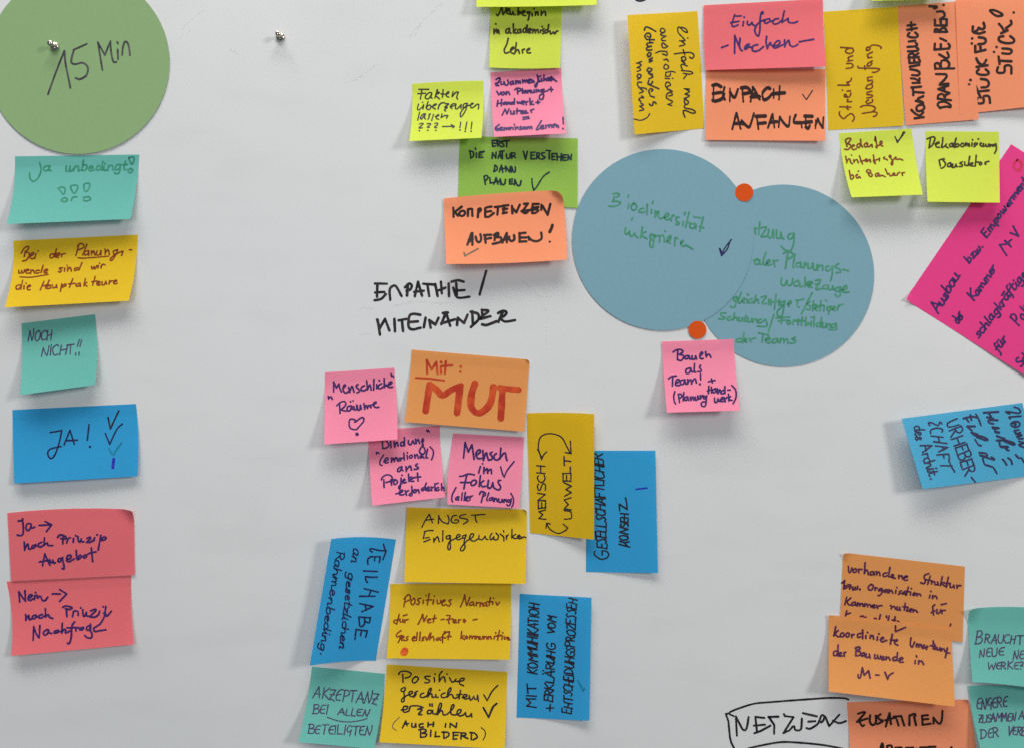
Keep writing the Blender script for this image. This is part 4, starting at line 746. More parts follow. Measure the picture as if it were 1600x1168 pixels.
# --- middle cluster
note('pink', 'square pink note reading Bauen als Team, under an orange red dot', V14, [(165, 232), (937, 205), (1002, 967), (220, 988)], [
    (T, 'violet', 3.1, ["~105,135 150,105 210,100 245,130 190,170;170,110 165,240;~190,170 245,180 250,215 215,255 165,240;~320,185 280,190 275,230 310,225 330,190;~330,190 340,235 365,225;~370,190 375,235 410,230 420,190;420,190 435,230;~480,190 520,150 500,135 480,180 490,225 525,225;560,130 570,200;~570,195 600,165 615,170 635,210"], {'view': RA}),
    (T, 'violet', 3.1, ["~345,355 290,375 285,425 330,425 355,365;~355,365 365,410 385,410;~405,295 400,400 420,415;~490,320 475,345 500,390 485,410 450,405"], {'view': RA}),
    (T, 'violet', 3.1, ["~40,505 80,475 150,465;100,480 95,605;~140,570 190,540 185,510 150,530 140,590 195,595;~260,515 215,530 210,580 250,575 270,520;~270,525 280,575 300,575;310,510 310,575;~310,560 345,515 360,525 365,575;~365,560 400,505 420,510 432,560"], {'view': RA}),
    ('exclamation_mark', 'violet', 3.1, ["488,440 490,520", ('dot', 480, 578)], {'view': RA}), ('plus_sign', 'violet', 3.1, ["600,545 690,525;640,505 655,560"], {'view': RA}),
    (T, 'violet', 3.0, ["605,605 600,710;640,620 645,700;585,675 650,650;~690,640 660,665 670,700 700,680 700,640;700,645 715,695;725,640 735,710;~735,700 760,650 775,710;~815,660 780,680 785,715 820,700;830,610 830,710;870,662 905,658"], {'view': RA}),
    ('bracket', 'violet', 3.0, ["~130,680 115,740 120,810 140,855"], {'view': RA}), ('bracket', 'violet', 3.0, ["~925,595 980,660 985,760 945,850"], {'view': RA}),
    (T, 'violet', 3.0, ["180,720 195,835;~175,720 215,715 225,750 190,780;255,695 245,810;~300,750 270,770 275,805 305,790 310,755;310,755 325,805;345,755 355,805;~355,795 380,750 395,800;~415,755 420,800 445,790 450,740;450,740 465,785;485,735 490,785;~490,775 520,730 535,775;~565,745 530,750 535,780 565,770 575,740;~575,740 560,870 530,890 500,870 510,830 560,820",
        "~685,770 690,830 720,825 735,780;~735,780 750,820 765,800;~765,800 805,780 800,755 770,790 780,820 815,815;820,765 835,820;830,790 860,760;880,715 885,810;880,770 910,750;~885,775 905,800 930,800"], {'view': RA})],
    lift=(16, 15), base=1.3, bulge={'right': (-8, 0), 'left': (-4, 0)})
note('pink', 'square pink note reading Bindung emotional, its top under two other notes', V12, [(380, 572), (835, 540), (868, 990), (408, 1043)], [
    ('quote_mark', 'violet', 2.8, ["752,568 756,578;762,568 768,580"]), ('quote_mark', 'violet', 2.8, ["95,300 100,335;~105,315 120,305 142,318"], {'view': QB}),
    (T, 'violet', 3.0, ["205,85 210,230;~200,85 270,90 320,160 290,215 215,232;355,105 360,215;415,105 430,210;~430,190 460,120 480,120 490,185;~590,110 545,120 540,180 590,170 600,110;605,30 610,180;~680,85 680,140 720,160 760,90;760,90 790,145;805,60 820,140;~820,120 855,60 885,140;~945,50 920,100 945,120 955,60 935,160 985,260 960,330 900,320 885,260 950,160"], {'view': QB}),
    ('bracket', 'violet', 2.7, ["~225,350 165,450 160,520 200,540"], {'view': QB}), ('bracket', 'violet', 2.7, ["~1075,200 1130,270 1130,360 1100,435"], {'view': QB}),
    (T, 'violet', 2.8, ["~230,470 300,440 310,405 265,410 240,470 270,495 315,480;370,400 370,480;~370,460 405,400 420,470;~420,460 460,390 485,460;~530,400 500,430 520,460 550,420 530,400;595,310 605,440;550,420 605,388;655,350 665,425;660,300 664,308;~730,350 695,380 720,410 755,375 730,350;790,340 800,410;~800,390 835,335 860,410;~930,355 890,375 905,405 940,370;935,360 965,410;~1030,240 1000,390 1035,400"], {'view': QB}),
    (T, 'violet', 3.0, ["~560,560 500,590 480,640 520,650 560,580;~560,570 560,620 580,635;635,560 640,650;~640,630 700,550 720,560 735,625;~845,510 805,540 860,575 850,600 785,612"], {'view': QB}),
    (T, 'violet', 3.0, ["~185,800 220,740 310,710 380,750 360,820 270,850;230,800 235,940;355,810 375,900;~370,850 395,800 420,800;~450,800 410,850 430,890 480,850 450,800;~545,770 540,880 520,970 505,930 560,860;560,715 565,722;~575,840 620,800 600,790 570,840 600,860 640,845;680,695 690,830;690,770 740,750;~695,770 730,830 780,825;845,680 855,825;~740,790 790,760 905,745"], {'view': QB}),
    (T, 'violet', 2.9, ["~450,1058 550,1030 580,990 530,1000 510,1060 560,1080 605,1065;620,1000 645,1085;~640,1030 660,1005 682,1000;~740,920 745,1020 740,1090 690,1080 730,1040 780,1010;~800,980 770,1000 790,1040 825,1010 800,980;~830,1000 855,975 878,1040;~965,940 920,970 930,1000 970,980;~1005,860 985,930 1000,990;~1010,980 1060,950 1050,930 1015,960 1030,1000 1080,990;1095,930 1105,1000;1100,960 1130,935;1160,870 1165,1000;1165,888 1220,860;~1230,940 1180,960 1200,1000 1240,980;1285,870 1285,990;~1285,970 1320,930 1330,1000"], {'view': QB})],
    lift=(15, 11), bulge={'right': (-8, 0)})
note('pink', 'square pink note reading Menschliche Räume with a drawn heart', V12, [(112, 207), (548, 178), (568, 627), (108, 658)], [
    ('quote_mark', 'violet', 2.8, ["1155,65 1165,105;1165,80 1200,120"], {'view': QA}), ('quote_mark', 'violet', 3.2, ["35,465 40,510;~45,490 85,475 105,515"], {'view': QA}),
    (T, 'violet', 3.0, ["130,205 130,385;130,210 180,315 225,240;~225,240 240,320 270,385;~300,320 345,270 320,260 295,330 320,390 350,405 395,380;395,300 420,395;~420,370 450,290 465,290 495,385;~565,250 530,285 570,330 600,370 545,400;~680,270 630,300 625,350 670,365 725,330;720,185 735,345;~735,340 770,260 785,270 800,350",
        "850,160 845,350;900,250 900,325;945,180 950,188;~985,240 935,270 930,320 970,325 1015,295;1035,145 1035,305;~1035,300 1065,255 1080,280;~1085,275 1160,240 1170,205 1125,220 1105,290 1140,305 1185,295"], {'view': QA}),
    (T, 'violet', 3.0, ["~185,630 250,570 320,555 350,600 310,660 270,690;235,590 245,765;~265,700 310,720 370,720;~440,630 380,650 375,715 420,715 455,640;~455,640 460,690 490,690;430,555 435,560;475,540 480,545;~490,640 500,700 540,690 545,615;~545,620 570,710 600,690 610,620;610,620 625,690",
        "670,590 685,695;~685,680 710,620 735,680;~735,670 765,620 800,665;~800,620 880,590 890,560 850,580 840,620 880,660 935,655"], {'view': QA}),
    ('heart', 'violet', 2.9, ["~505,925 520,890 470,870 420,880 405,960 430,1030 490,1055 540,1055;540,1055 660,920;~660,920 672,860 640,840 590,865 530,915", ('dot', 548, 1138, 5.4)], {'view': QA})],
    lift=(16, 13), bulge={'right': (5, 0)}, curls=[('tr', 16, 40)])
note('orange', 'light orange note reading Mit MUT in big red letters', V12, [(658, 65), (1400, 127), (1365, 578), (612, 517)], [
    (T, 'red', 3.8, ["755,215 752,130 783,190 812,142 820,214;840,168 842,212;841,140 845,146", "872,138 866,214;852,166 912,162", ('dot', 965, 170, 4.2), ('dot', 963, 203, 4.2)]),
    ('underline', 'red', 3.2, ["683,241 770,246 862,258"]),
    (T, 'red', 11.5, ["745,448 770,285", "~772,282 820,322 850,352 905,318 968,290", "962,295 943,460", "~1055,278 1035,340 1032,420 1075,462 1130,430 1158,380 1172,300", "1210,303 1280,312 1330,316", "1228,325 1218,494"], {'nib': (.25, .82)})],
    lift=(7, 5), base=.9, bulge={'left': (4, 0)}, curls=[('tr', 26, 16)])
note('pink', 'square pink note reading Mensch im Fokus with a tick', V12, [(918, 588), (1365, 613), (1335, 1060), (882, 1035)], [
    (T, 'violet', 3.2, ["232,55 205,315;232,60 285,215 345,95;~345,95 365,230 380,335;~430,260 480,220 480,180 440,190 410,250 440,320 505,320;525,190 535,355;~540,330 570,240 590,230 600,290 620,350;~680,215 645,240 680,290 680,330 630,350;~750,240 715,270 720,330 770,345 820,300;825,150 810,330;~815,310 870,240 900,235 910,300 925,355"], {'view': TI}),
    (T, 'violet', 3.2, ["485,455 455,565;520,408 523,414;545,470 540,570;~545,540 590,490 600,490 605,565;~608,540 650,500 665,510 670,575"], {'view': TI}), ('check_mark', 'violet', 2.8, ["~820,460 850,570 880,630;~880,630 930,520 1045,372"], {'view': TI}),
    (T, 'violet', 3.2, ["~140,620 200,610 290,580 385,595;~260,600 230,720 210,825;155,720 330,720;~380,680 330,720 345,770 400,750 420,700 380,680;485,605 465,785;475,740 540,690;~480,735 520,790 570,780;~620,685 605,790 630,815 670,790 690,720;~690,720 700,790 720,815;~820,685 780,690 790,740 820,790 800,840 750,835 720,815"], {'view': TI}),
    ('bracket', 'violet', 2.8, ["~78,808 20,920 10,1010 25,1045"], {'view': TI}), ('bracket', 'violet', 2.8, ["~990,900 1030,980 1030,1070 1005,1130"], {'view': TI}),
    (T, 'violet', 2.8, ["~110,955 75,980 80,1010 115,990 125,955;~125,960 120,1020;185,890 170,1015;235,885 215,1015;~225,1015 280,970 285,950 250,970 245,1015 285,1025;315,950 310,1010;~312,980 335,945 355,940;~470,915 500,870 560,890 565,930 520,955;535,900 500,1050;~625,890 590,1000 605,1025",
        "~680,970 635,985 640,1020 680,1000 690,970;~690,975 700,1030;715,980 715,1035;~718,1010 745,980 765,1035;~790,990 790,1040 830,1045 845,1000;845,1000 855,1045;880,1000 875,1045;~878,1030 905,1000 920,1040;~985,1010 935,1010 940,1045 985,1030 1000,990;~995,1000 980,1080 950,1110 925,1090"], {'view': TI})],
    lift=(9, 7), bulge={'left': (-10, 0)})
note('blue', 'upright blue note with sideways capitals GESELLSCHAFTLICHER, partly under a yellow note', V13, [(472, 335), (902, 335), (918, 1105), (465, 1098)], [
    (T, 'black', 2.5, [('G', 606, 1022, 602, 966, 88), ('ESELLSCHAFTLICHER', 598, 952, 572, 356, 62)], {'slant': .15}),
    (T, 'black', 2.8, ["325,782 240,758;~245,735 285,745 320,738;285,748 305,772;~250,715 245,695 280,690 310,700 305,720 270,725 250,715;312,680 245,662;~250,660 285,648 312,640;312,640 248,622;~255,598 250,618 278,612 285,595 310,598 312,615;255,580 310,586;255,580 252,558;282,583 282,560;310,586 312,564;255,545 312,551;250,514 315,520;282,548 284,517;245,492 242,440;242,440 305,482;~305,482 300,430 292,390"], {'view': RE}), ('pen_stroke', 'blue_ink', 2.8, ["780,578 850,570"])],
    glue='left', lift=(2.5, 4))
note('ochre', 'upright yellow note reading MENSCH UMWELT with curved arrows', V13, [(95, 100), (517, 105), (517, 895), (115, 852)], [
    (T, 'black', 2.3, [('MENSCH', 214, 772, 208, 424, 48)], {'slant': .02, 'hand': None}), (T, 'black', 2.3, [('UMWELT', 374, 772, 370, 376, 46)], {'slant': .02, 'hand': None}),
    ('arrow', 'black', 2.3, ["~188,385 166,320 180,250 240,228 310,250 345,310 366,352", "~160,325 174,352 186,390;~186,390 200,360 218,342;162,328 184,372", "335,346 372,353;372,353 367,275"]),
    ('arrow', 'black', 2.2, ["~218,792 240,830 290,855 330,840 350,820", "214,822 218,790;218,790 242,796", "322,797 351,820;351,820 338,838"])],
    glue='left', lift=(6, 9), base=.6, bulge={'top': (0, -6)})
note('yellow', 'yellow note reading ANGST Entgegenwirken, folded at its top corner', V17, [(205, 52), (1049, 66), (1038, 590), (187, 577)], [
    (T, 'black', 2.3, ["~40,260 90,160 150,70;150,72 195,195;90,160 215,140;290,85 282,205;~290,110 340,180 420,210;~425,212 440,150 420,85;~550,85 500,95 470,150 490,190 560,195 580,160 540,150 520,160;~685,70 610,90 600,120 690,140 715,170 650,215;770,85 970,72;~825,90 830,150 850,190"], {'view': TJ}),
    (T, 'black', 2.4, ["~75,330 130,310 205,310;85,320 60,430;90,420 145,410;70,475 160,440;215,420 218,480;~218,465 265,400 280,420 295,475;350,310 345,465;~450,380 400,395 405,430 440,425 460,385;~460,385 455,480 460,560 440,590 420,560 440,480 500,440;~500,440 590,400 600,370 560,375 545,420 570,445 640,420",
        "~690,370 640,390 645,420 680,410 690,370 660,480 675,550 640,605 610,600 615,560 700,460;~700,460 780,410 800,360 760,365 740,430 800,465 870,430;~880,380 880,430 930,440 970,390;~970,390 980,430 1010,440;~1070,350 1040,400 1055,445 1100,400;~1100,400 1100,440 1150,440 1165,390 1130,345;~1190,360 1240,400 1245,460;1240,310 1244,330",
        "1280,385 1285,440;1280,410 1310,370;1365,290 1360,420;1360,400 1420,365;~1365,395 1400,425 1440,420;~1440,420 1480,395 1470,375 1445,400 1470,430 1510,415;~1500,400 1520,420 1540,400 1570,415"], {'view': TJ})],
    lift=(9, 8), base=.9, curls=[('tr', 34, 22)], bulge={'top': (0, 4)})
note('yellow', 'yellow note reading Positives Narrativ with a small red ring', V17, [(88, 590), (937, 585), (925, 1122), (63, 1112)], [
    (T, 'rust', 2.5, ["235,55 213,180;~215,80 270,25 300,50 290,90 235,115;~345,70 305,110 320,155 355,130 355,80 340,68;~430,70 390,85 410,120 400,150 375,145;465,95 460,140;495,35 498,40;540,10 515,155;500,95 570,90;595,90 588,145;605,42 608,47;~640,90 645,140 680,130 685,95;~700,130 745,100 725,90 700,125 715,165 750,150;~825,90 790,100 815,140 790,170 760,155",
        "~940,180 975,100 995,25;~995,30 1005,100 1020,165;1020,165 1060,60;~1100,115 1060,135 1060,165 1100,150;1105,120 1115,165;1145,120 1140,170;1142,145 1175,125;1195,125 1190,180;1192,150 1220,130;~1265,125 1230,145 1230,170 1265,160;1270,130 1280,175;1325,60 1305,165;1285,115 1345,115;1355,115 1350,150;1362,70 1366,75;~1395,120 1410,160 1440,120"], {'view': TQ}),
    (T, 'rust', 2.5, ["155,275 122,405;~125,400 85,380 95,355 160,345;~165,335 165,375 195,370;200,340 205,380;225,345 225,385;~227,365 250,345 270,342;205,295 255,280;~395,405 430,340 455,275;455,280 470,370;470,370 510,295;~515,360 555,345 540,335 515,355 525,385 560,380;610,285 590,380;575,335 630,325;690,345 730,340",
        "~760,290 810,295 785,345 795,395;760,345 845,335;~845,370 885,355 865,345 845,365 855,385 890,380;915,345 915,385;~917,365 930,348 945,346;~985,340 975,360 990,380 1005,360 990,342;985,355 992,368;1100,350 1150,340"], {'view': TQ}),
    (T, 'rust', 2.6, ["~175,485 120,535 125,565 185,545;~165,560 160,600 140,640;~180,590 215,570 205,555 180,580 190,610 220,605;~270,560 245,575 265,600 235,615;~320,595 360,575 345,560 320,590 330,615 360,610;385,510 375,610;425,505 415,610;~480,565 450,580 470,600 445,615;~495,570 510,610 550,520;560,515 545,605;~550,590 590,560 600,615;~665,575 630,590 635,610 665,600;~670,580 685,610;~740,495 710,560 710,640;690,570 750,580;800,500 780,600;~735,525 760,505 800,500;770,560 820,560",
        "955,495 945,590;950,565 985,550;955,570 990,600;~1015,555 1000,575 1015,590 1030,570 1012,555;1060,550 1055,590;~1057,570 1085,555 1090,590;~1092,570 1120,555 1125,590;1140,555 1140,590;~1142,575 1170,560 1175,595;~1190,560 1190,595 1215,590 1225,560;1240,560 1240,595;~1242,580 1270,560 1280,595;1295,560 1295,595;~1297,580 1325,560 1335,595;1375,560 1370,595;1390,510 1394,520;1440,485 1415,605;1395,555 1470,545;1475,560 1470,600;1480,510 1484,518;~1500,560 1505,600 1530,570 1550,575;~1545,590 1565,580 1550,575 1545,600 1575,605"], {'view': TQ}),
    ('drawn_ring', 'redring', 4.6, ["~222,718 255,735 245,780 205,795 185,770 222,718;~215,770 220,755 228,748"], {'view': TQ})],
    lift=(10, 8), bulge={'left': (8, 0), 'right': (4, 0)}, curls=[('tl', 26, 40)])
note('yellow', 'yellow note reading Positive geschichten erzählen with two ticks', V18, [(668, 73), (1483, 125), (1463, 645), (617, 600)], [
    (T, 'black', 2.7, ["~150,105 180,70 250,65 315,95 290,140 235,155;205,105 208,210;~375,135 335,170 335,210 370,215 410,170 395,140 370,140;~565,130 500,135 510,165 560,185 540,215 495,215;620,150 622,205;630,98 632,106;~725,65 690,110 685,200;~685,195 720,150 750,140 765,205;785,100 792,106",
        "~820,150 850,205 880,200 905,170;~905,200 990,190 1015,160 970,160 950,200 960,235 1005,255"], {'view': TH}),
    (T, 'black', 2.6, ["~235,275 190,295 185,325 225,330 240,290;~218,330 225,400 220,460 190,465 195,430 250,390;~250,385 320,360 335,335 300,330 285,370 320,400 350,385;~365,340 360,400;~345,405 380,370 375,340 400,325;~480,350 440,370 440,405 490,405 540,370;~540,375 580,310 570,285 540,330 530,405;~530,400 570,360 590,370 590,405 620,405",
        "~640,370 640,405 670,405;685,310 692,316;~760,350 715,370 715,405 760,410 800,380;~800,370 840,310 830,280 800,330 790,405;~790,405 830,370 860,380 870,415;~870,410 900,420 945,390;965,315 945,430;915,375 985,365;~985,410 1040,400 1050,375 1010,375 1000,410 1030,430 1070,420;~1080,385 1090,435 1110,440 1140,395;~1140,395 1150,430 1180,430 1190,380;1190,380 1200,460"], {'view': TH}),
    ('check_mark', 'black', 2.6, ["1270,375 1315,450;~1315,450 1380,330 1455,250"], {'view': TH}),
    (T, 'black', 2.8, ["~185,575 250,565 270,530 220,530 205,580 230,605 280,590;285,590 300,530;~295,560 310,525 400,520 470,540;~470,540 400,565;~400,565 460,570 410,630 455,635;~590,580 540,580 530,620 570,620 600,580;~600,580 600,620 640,630;560,495 562,520;590,495 592,525",
        "~640,630 700,560 715,490 690,495 670,570 660,635;~660,635 710,580 730,600 740,640 790,630;~790,630 860,560 880,510 855,510 835,570 845,630 900,640;~900,640 960,610 970,570 930,580 920,630 960,655;~960,655 1000,640 1030,610;~1030,610 1040,655 1080,655 1110,620;1110,620 1112,665"], {'view': TH}),
    ('check_mark', 'black', 3.4, ["1265,545 1335,670;~1335,670 1390,540 1440,490"], {'view': TH}),
    (T, 'black', 2.9, ["245,720 200,810;245,722 262,780;225,760 280,752;~325,750 325,795 360,795 375,755;375,755 378,800;~470,755 425,765 430,800 475,798;540,740 535,795;610,735 605,790;540,770 612,760;770,755 765,800;825,805 830,750 905,805 915,745"], {'view': TH}),
    (T, 'black', 2.9, ["440,835 440,930;~415,835 480,825 515,850 460,880;~450,880 520,890 500,925 440,935;575,840 570,920;640,860 630,925 690,920;745,860 745,945;~720,865 800,870 810,910 760,945;870,870 870,960;865,870 945,870;870,910 930,905;868,958 915,955",
        "975,875 970,955;~965,875 1030,880 1030,905 985,915;990,915 1060,950;1110,870 1105,965;~1090,870 1150,880 1185,930 1130,968"], {'view': TH}),
    ('bracket', 'grey', 1.6, ["~160,670 90,740 70,800 120,845"], {'view': TH}), ('bracket', 'black', 1.9, ["~1235,805 1285,850 1290,910 1260,970"], {'view': TH})],
    lift=(14, 11), bulge={'left': (5, 0)})
note('teal', 'square teal note reading AKZEPTANZ BEI ALLEN BETEILIGTEN', V18, [(162, 88), (655, 137), (582, 645), (70, 598)], [
    (T, 'slate', 2.0, [('AKZEPTANZ', 165, 302, 598, 342, 74)]), (T, 'slate', 2.0, [('BEI', 165, 406, 265, 409, 60), ('ALLEN', 335, 413, 537, 427, 48)]),
    ('underline', 'slate', 1.9, ["~265,430 340,455 420,462 500,450 535,438"]), (T, 'slate', 2.0, [('BETEILIGTEN', 135, 540, 562, 554, 60)])],
    lift=(16, 12), bulge={'left': (10, 0), 'right': (12, 0)})
note('blue', 'upright blue note with sideways words TEILHABE an gesetzlichen Rahmenbedingungen', V16, [(240, 255), (662, 258), (530, 1048), (100, 1080)], [
    (T, 'navy', 2.7, ["~722,25 732,70 745,95 715,180;~738,92 680,88 600,70 588,85 610,105;690,150 590,150;690,150 680,205;640,150 632,190;~592,150 565,180 568,225;525,290 660,295;~660,350 600,352 545,345;~545,345 548,385 565,402;530,465 670,500;485,540 638,540;600,480 575,540",
        "485,612 620,640;620,640 508,692;540,622 552,676;480,745 595,752;~592,752 580,800 540,785 535,755;~535,760 530,820 490,835 478,745;450,868 562,882;562,882 545,945;505,876 495,930;450,868 440,968"], {'view': QH}),
    (T, 'navy', 2.3, [('an', 425, 62, 402, 198, 98), ('gesetzlichen', 372, 300, 285, 1050, 84)], {'view': QH, 'slant': .25, 'join': 1.0}),
    (T, 'navy', 2.3, [('Rahmenbeding', 262, 95, 92, 1075, 84), ('dot', 103, 1107)], {'view': QH, 'slant': .1, 'join': 1.0})],
    glue='right', lift=(15, 19), bulge={'top': (0, -14), 'bottom': (0, -10)})
note('blue', 'upright blue note with sideways capitals MIT KOMMUNIKATION ERKLÄRUNG VOM ENTSCHEIDUNGSPROZESSEN', V19, [(157, 130), (702, 160), (685, 1095), (132, 1070)], [
    (T, 'black', 2.5, [('MIT', 284, 997, 276, 818, 72), ('KOMMUNIKATION', 286, 742, 302, 208, 74)]),
    (T, 'black', 2.5, ["360,1000 414,998;385,1022 388,970", ('ERKLÄRUNG', 408, 952, 428, 502, 68), ('VOM', 418, 442, 436, 298, 60)]),
    (T, 'black', 2.4, [('ENTSCHEIDUNGSPROZESSEN', 552, 1046, 590, 166, 68)]), ('check_mark', 'teal_ink', 2.8, ["~598,790 620,828 638,870;638,870 650,850"])],
    glue='left', lift=(3.5, 5))

# --- lower right cluster
note('salmon', 'salmon note reading ZUSAMMEN ARBEITEN, cut by the bottom of the photo', V22, [(760, 128), (1436, 112), (1500, 520), (785, 530)], [
    (T, 'brownblack', 3.9, ["~140,130 205,110 210,125 140,205;130,215 240,180;~150,205 185,260 205,250;~270,145 265,210 295,250 330,220 330,150;~380,135 350,160 370,190 405,205 345,240;475,125 435,265;475,125 490,240;430,200 540,170;520,160 600,155;550,190 570,255;600,160 630,255;685,145 685,250;~690,150 740,130 750,150;735,160 755,250",
        "820,150 825,245;820,150 880,145;830,190 885,185;825,248 910,235;940,170 940,235;~945,180 990,230 1015,230 1030,180 1035,100"], {'view': RH}),
    (T, 'brownblack', 4.2, ["395,445 350,580;400,448 420,580;365,530 420,525;450,470 445,580;~448,470 490,465 500,500 455,520;458,520 505,580;540,490 545,580;~535,490 600,488 600,520 548,530;548,530 600,578;660,490 660,580;650,490 725,487;760,500 760,580;830,488 832,580;800,488 870,486;900,480 905,580;890,480 960,478;905,530 950,528;905,580 960,578;1010,580 1012,505 1080,580 1130,485"], {'view': RH})],
    lift=(2, 2), curls=[('tr', 36, 34)])
note('orange', 'upper light orange note reading vorhandene Struktur, half covered by another', V20, [(212, 55), (1068, 153), (1052, 683), (188, 610)], [
    (T, 'plum', 3.0, ["~125,110 130,180 150,185 170,130;~215,140 185,155 190,185 220,180 225,150 210,140;250,145 255,190;~252,165 275,145 295,150;335,65 325,200;~330,180 360,155 375,215;~440,175 400,185 405,220 440,205;445,180 450,220;475,175 480,215;~478,195 510,180 520,225;~610,190 560,205 570,240 610,225;645,125 625,240;~640,240 680,245 690,215 665,215 670,250 710,260;755,220 755,265;~758,245 790,225 805,270;~820,255 865,240 850,230 820,250 830,285 865,280",
        "~1130,200 1080,220 1075,260 1090,290 1070,325 1030,315;1150,230 1115,335;1095,275 1170,290;1165,290 1165,330;1168,310 1200,300;~1205,305 1210,340 1240,335;1240,305 1250,345;1300,240 1275,350;1285,320 1320,310;1290,325 1330,355;1375,245 1350,370;1330,320 1400,325;~1395,335 1400,375 1440,365;1440,345 1450,380;1480,345 1485,385;~1485,365 1510,350 1530,352"], {'view': TN}),
    (T, 'plum', 3.0, ["80,285 65,395;45,320 80,290;~70,390 105,380 95,350 70,370;~115,340 155,345 140,395;125,365 160,365;~180,370 180,405 205,395 210,370;~210,370 220,400 240,385 240,360", ('dot', 268, 397), "~410,335 375,365 385,405 425,395 435,350 405,335;460,375 460,410;462,390 485,380;~540,385 505,400 510,420 545,405;~548,390 545,440 510,480 495,470;~600,400 570,415 580,435 605,420;610,405 615,440;635,400 635,440;~637,425 665,410 680,445;720,410 715,445;732,375 735,380",
        "~790,415 760,425 775,450 750,460;~820,430 795,445 805,460 825,445;828,430 835,465;875,370 850,470;835,420 900,430;905,435 900,470;912,385 914,390;~955,440 930,460 945,475 965,455 950,440;985,450 985,480;~987,465 1020,455 1030,480;1145,470 1138,505;1155,420 1160,426;1180,475 1178,510;~1180,495 1215,480 1235,515"], {'view': TN}),
    (T, 'plum', 3.0, ["105,495 80,590;155,505 100,555;~105,555 130,590 165,595;~205,555 170,570 175,600 210,585;212,560 220,600;240,565 240,605;~242,585 265,570 270,605;~272,590 300,575 310,610;330,575 330,610;~332,595 360,580 365,615;~367,600 395,585 405,620;~420,610 460,600 445,590 420,605 430,625 460,625;480,600 490,635;~490,615 520,602 545,602",
        "~650,600 665,610 660,640;~662,625 700,610 715,645;~735,615 735,655 765,650;765,620 775,660;835,570 825,660;805,615 860,620;~850,620 875,625 850,665 885,670;~890,660 925,650 910,640 890,660 905,680;935,650 935,680;~937,670 960,655 990,685;~1205,590 1180,620 1190,720;1160,690 1205,665;~1235,650 1230,695 1265,690 1280,655;1290,660 1295,700;~1295,675 1315,660 1335,662;1285,590 1350,575"], {'view': TN}),
    (T, 'plum', 3.0, ["105,665 85,745;~150,695 110,705 95,720;275,737 310,730;320,745 345,745;450,760 475,765;525,715 512,775;600,730 605,750;635,730 622,790;710,740 698,795;670,780 715,785;740,795 755,800;1000,850 1020,852;1398,855 1405,830"], {'view': TN})],
    lift=(.5, 1.0), curls=[('tl', 52, 42)])
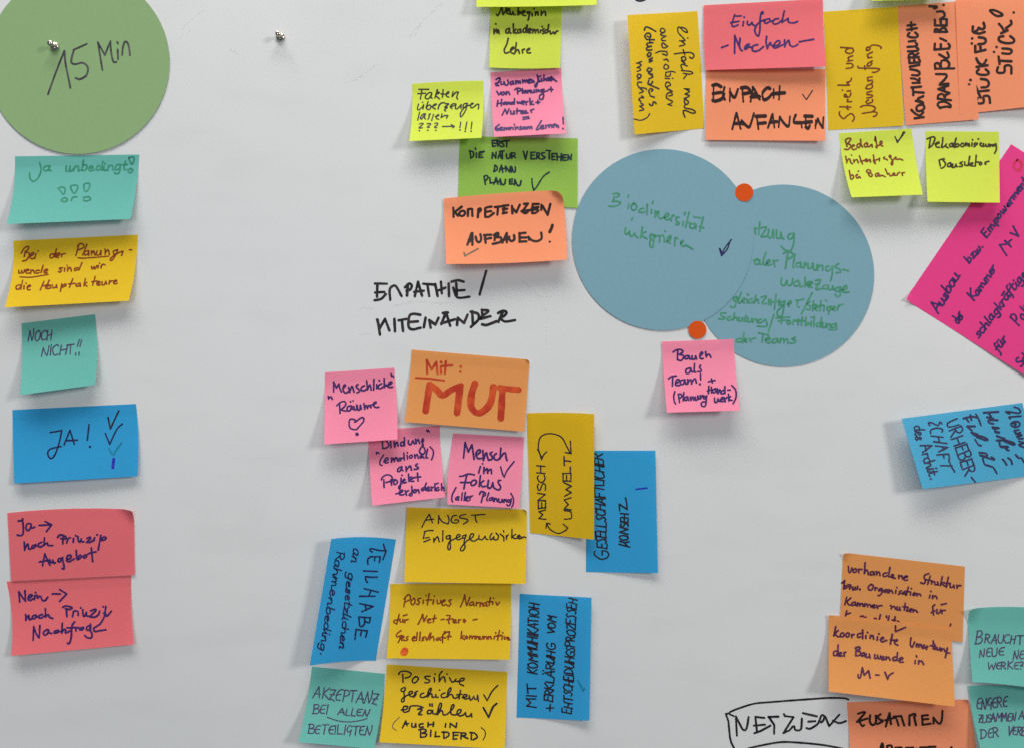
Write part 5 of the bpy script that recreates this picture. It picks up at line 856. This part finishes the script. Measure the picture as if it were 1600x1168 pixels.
note('orange', 'lower light orange note reading koordinierte Umsetzung der Bauwende in M-V', V20, [(112, 494), (972, 592), (997, 1137), (112, 1030)], [
    ('check_mark', 'plum', 3.2, ["855,55 855,130;855,130 985,75"], {'view': TO}),
    (T, 'plum', 3.2, ["90,65 65,185;75,160 120,115;~80,160 110,190 140,195;~175,145 150,165 160,195 195,185 190,150 175,145;~245,145 220,165 230,200 260,185 260,150 240,145;295,165 295,205;~297,185 310,168 325,165;~415,150 370,165 375,205 410,195;435,110 435,220;475,180 475,215;495,140 500,146;535,175 530,215;~533,195 565,180 575,225;625,195 620,240;640,155 645,162;~660,230 705,215 690,200 665,230 680,260 720,250;~720,250 730,240 745,245;815,165 790,290;790,235 850,240;~840,260 880,245 870,230 845,255 850,285 885,305",
        "~1055,210 1045,290 1070,330 1100,260;1125,285 1125,325;~1127,305 1150,285 1155,330;~1157,310 1180,290 1190,330;~1225,300 1205,315 1225,335 1205,345;~1240,335 1270,325 1260,315 1240,335 1255,355;1340,250 1340,350;1300,310 1370,315;~1350,320 1375,330 1350,355 1385,355;1355,290 1365,340;~1390,335 1395,365 1420,360;1425,335 1430,370;1440,345 1445,375;~1447,360 1475,350 1490,380;~1520,340 1510,400 1495,460;~1490,380 1520,400 1550,405"], {'view': TO}),
    (T, 'plum', 3.2, ["~110,375 65,390 65,435 100,430 120,385;120,300 115,440;~125,430 165,410 155,395 130,420 140,445 175,440;195,395 200,445;~197,415 208,395 220,392;355,330 345,440;~340,340 390,325 400,350 360,375;~360,380 405,390 400,430 350,440;~450,400 420,415 425,445 455,430;460,405 465,450;~480,415 480,460 515,455;520,420 530,470;~590,425 590,475 620,465 625,430;~625,430 635,475 660,470 665,440",
        "~675,470 710,460 695,450 675,465 685,490 715,485;735,450 735,490;~737,475 765,455 785,495;~870,450 825,465 830,500 870,490;880,400 875,500;~900,500 950,480 935,460 905,480 910,520 955,520;1110,500 1105,540;1120,435 1130,455;1155,500 1150,545;~1152,525 1190,505 1215,550"], {'view': TO}),
    (T, 'plum', 3.2, ["~375,680 380,720 405,715 430,590;430,590 455,690 510,630;510,630 530,725;600,685 645,688;720,650 755,740;~755,740 775,690 825,658"], {'view': TO})],
    lift=(15, 13), base=2.4, curls=[('tl', 20, 24)], bulge={'top': (0, -6)})
note('teal', 'square teal note reading ENGERE ZUSAMMENARBEIT, in the bottom corner', V21, [(115, 690), (680, 722), (770, 1300), (225, 1240)], [
    (T, 'slate', 2.2, [('ENGERE', 175, 872, 414, 850, 84)]), (T, 'slate', 2.2, [('ZUSAMMEN', 190, 972, 477, 956, 62), ('ARBEIT', 500, 947, 720, 950, 62)]),
    (T, 'slate', 2.2, [('DER', 208, 1095, 344, 1080, 70), ('VERBÄNDE', 410, 1066, 700, 1075, 66)])],
    lift=(13, 13), base=1.2, bulge={'left': (-14, 0), 'top': (0, -16)})
note('teal', 'square teal note reading BRAUCHT NEUE NETZWERKE, its corner curled', V21, [(105, 100), (660, 95), (700, 722), (143, 662)], [
    (T, 'slate', 2.2, [('B', 165, 372, 217, 370, 94), ('RAUCHT', 235, 360, 522, 368, 66)]), (T, 'slate', 2.2, [('NEUE', 195, 472, 380, 456, 60), ('NETZ', 455, 482, 640, 476, 66)]),
    (T, 'slate', 2.2, [('WERKE?', 258, 562, 532, 560, 56)])],
    lift=(13, 10), base=.5, bulge={'bottom': (0, -10), 'top': (0, -14)}, curls=[('tl', 96, 74)])
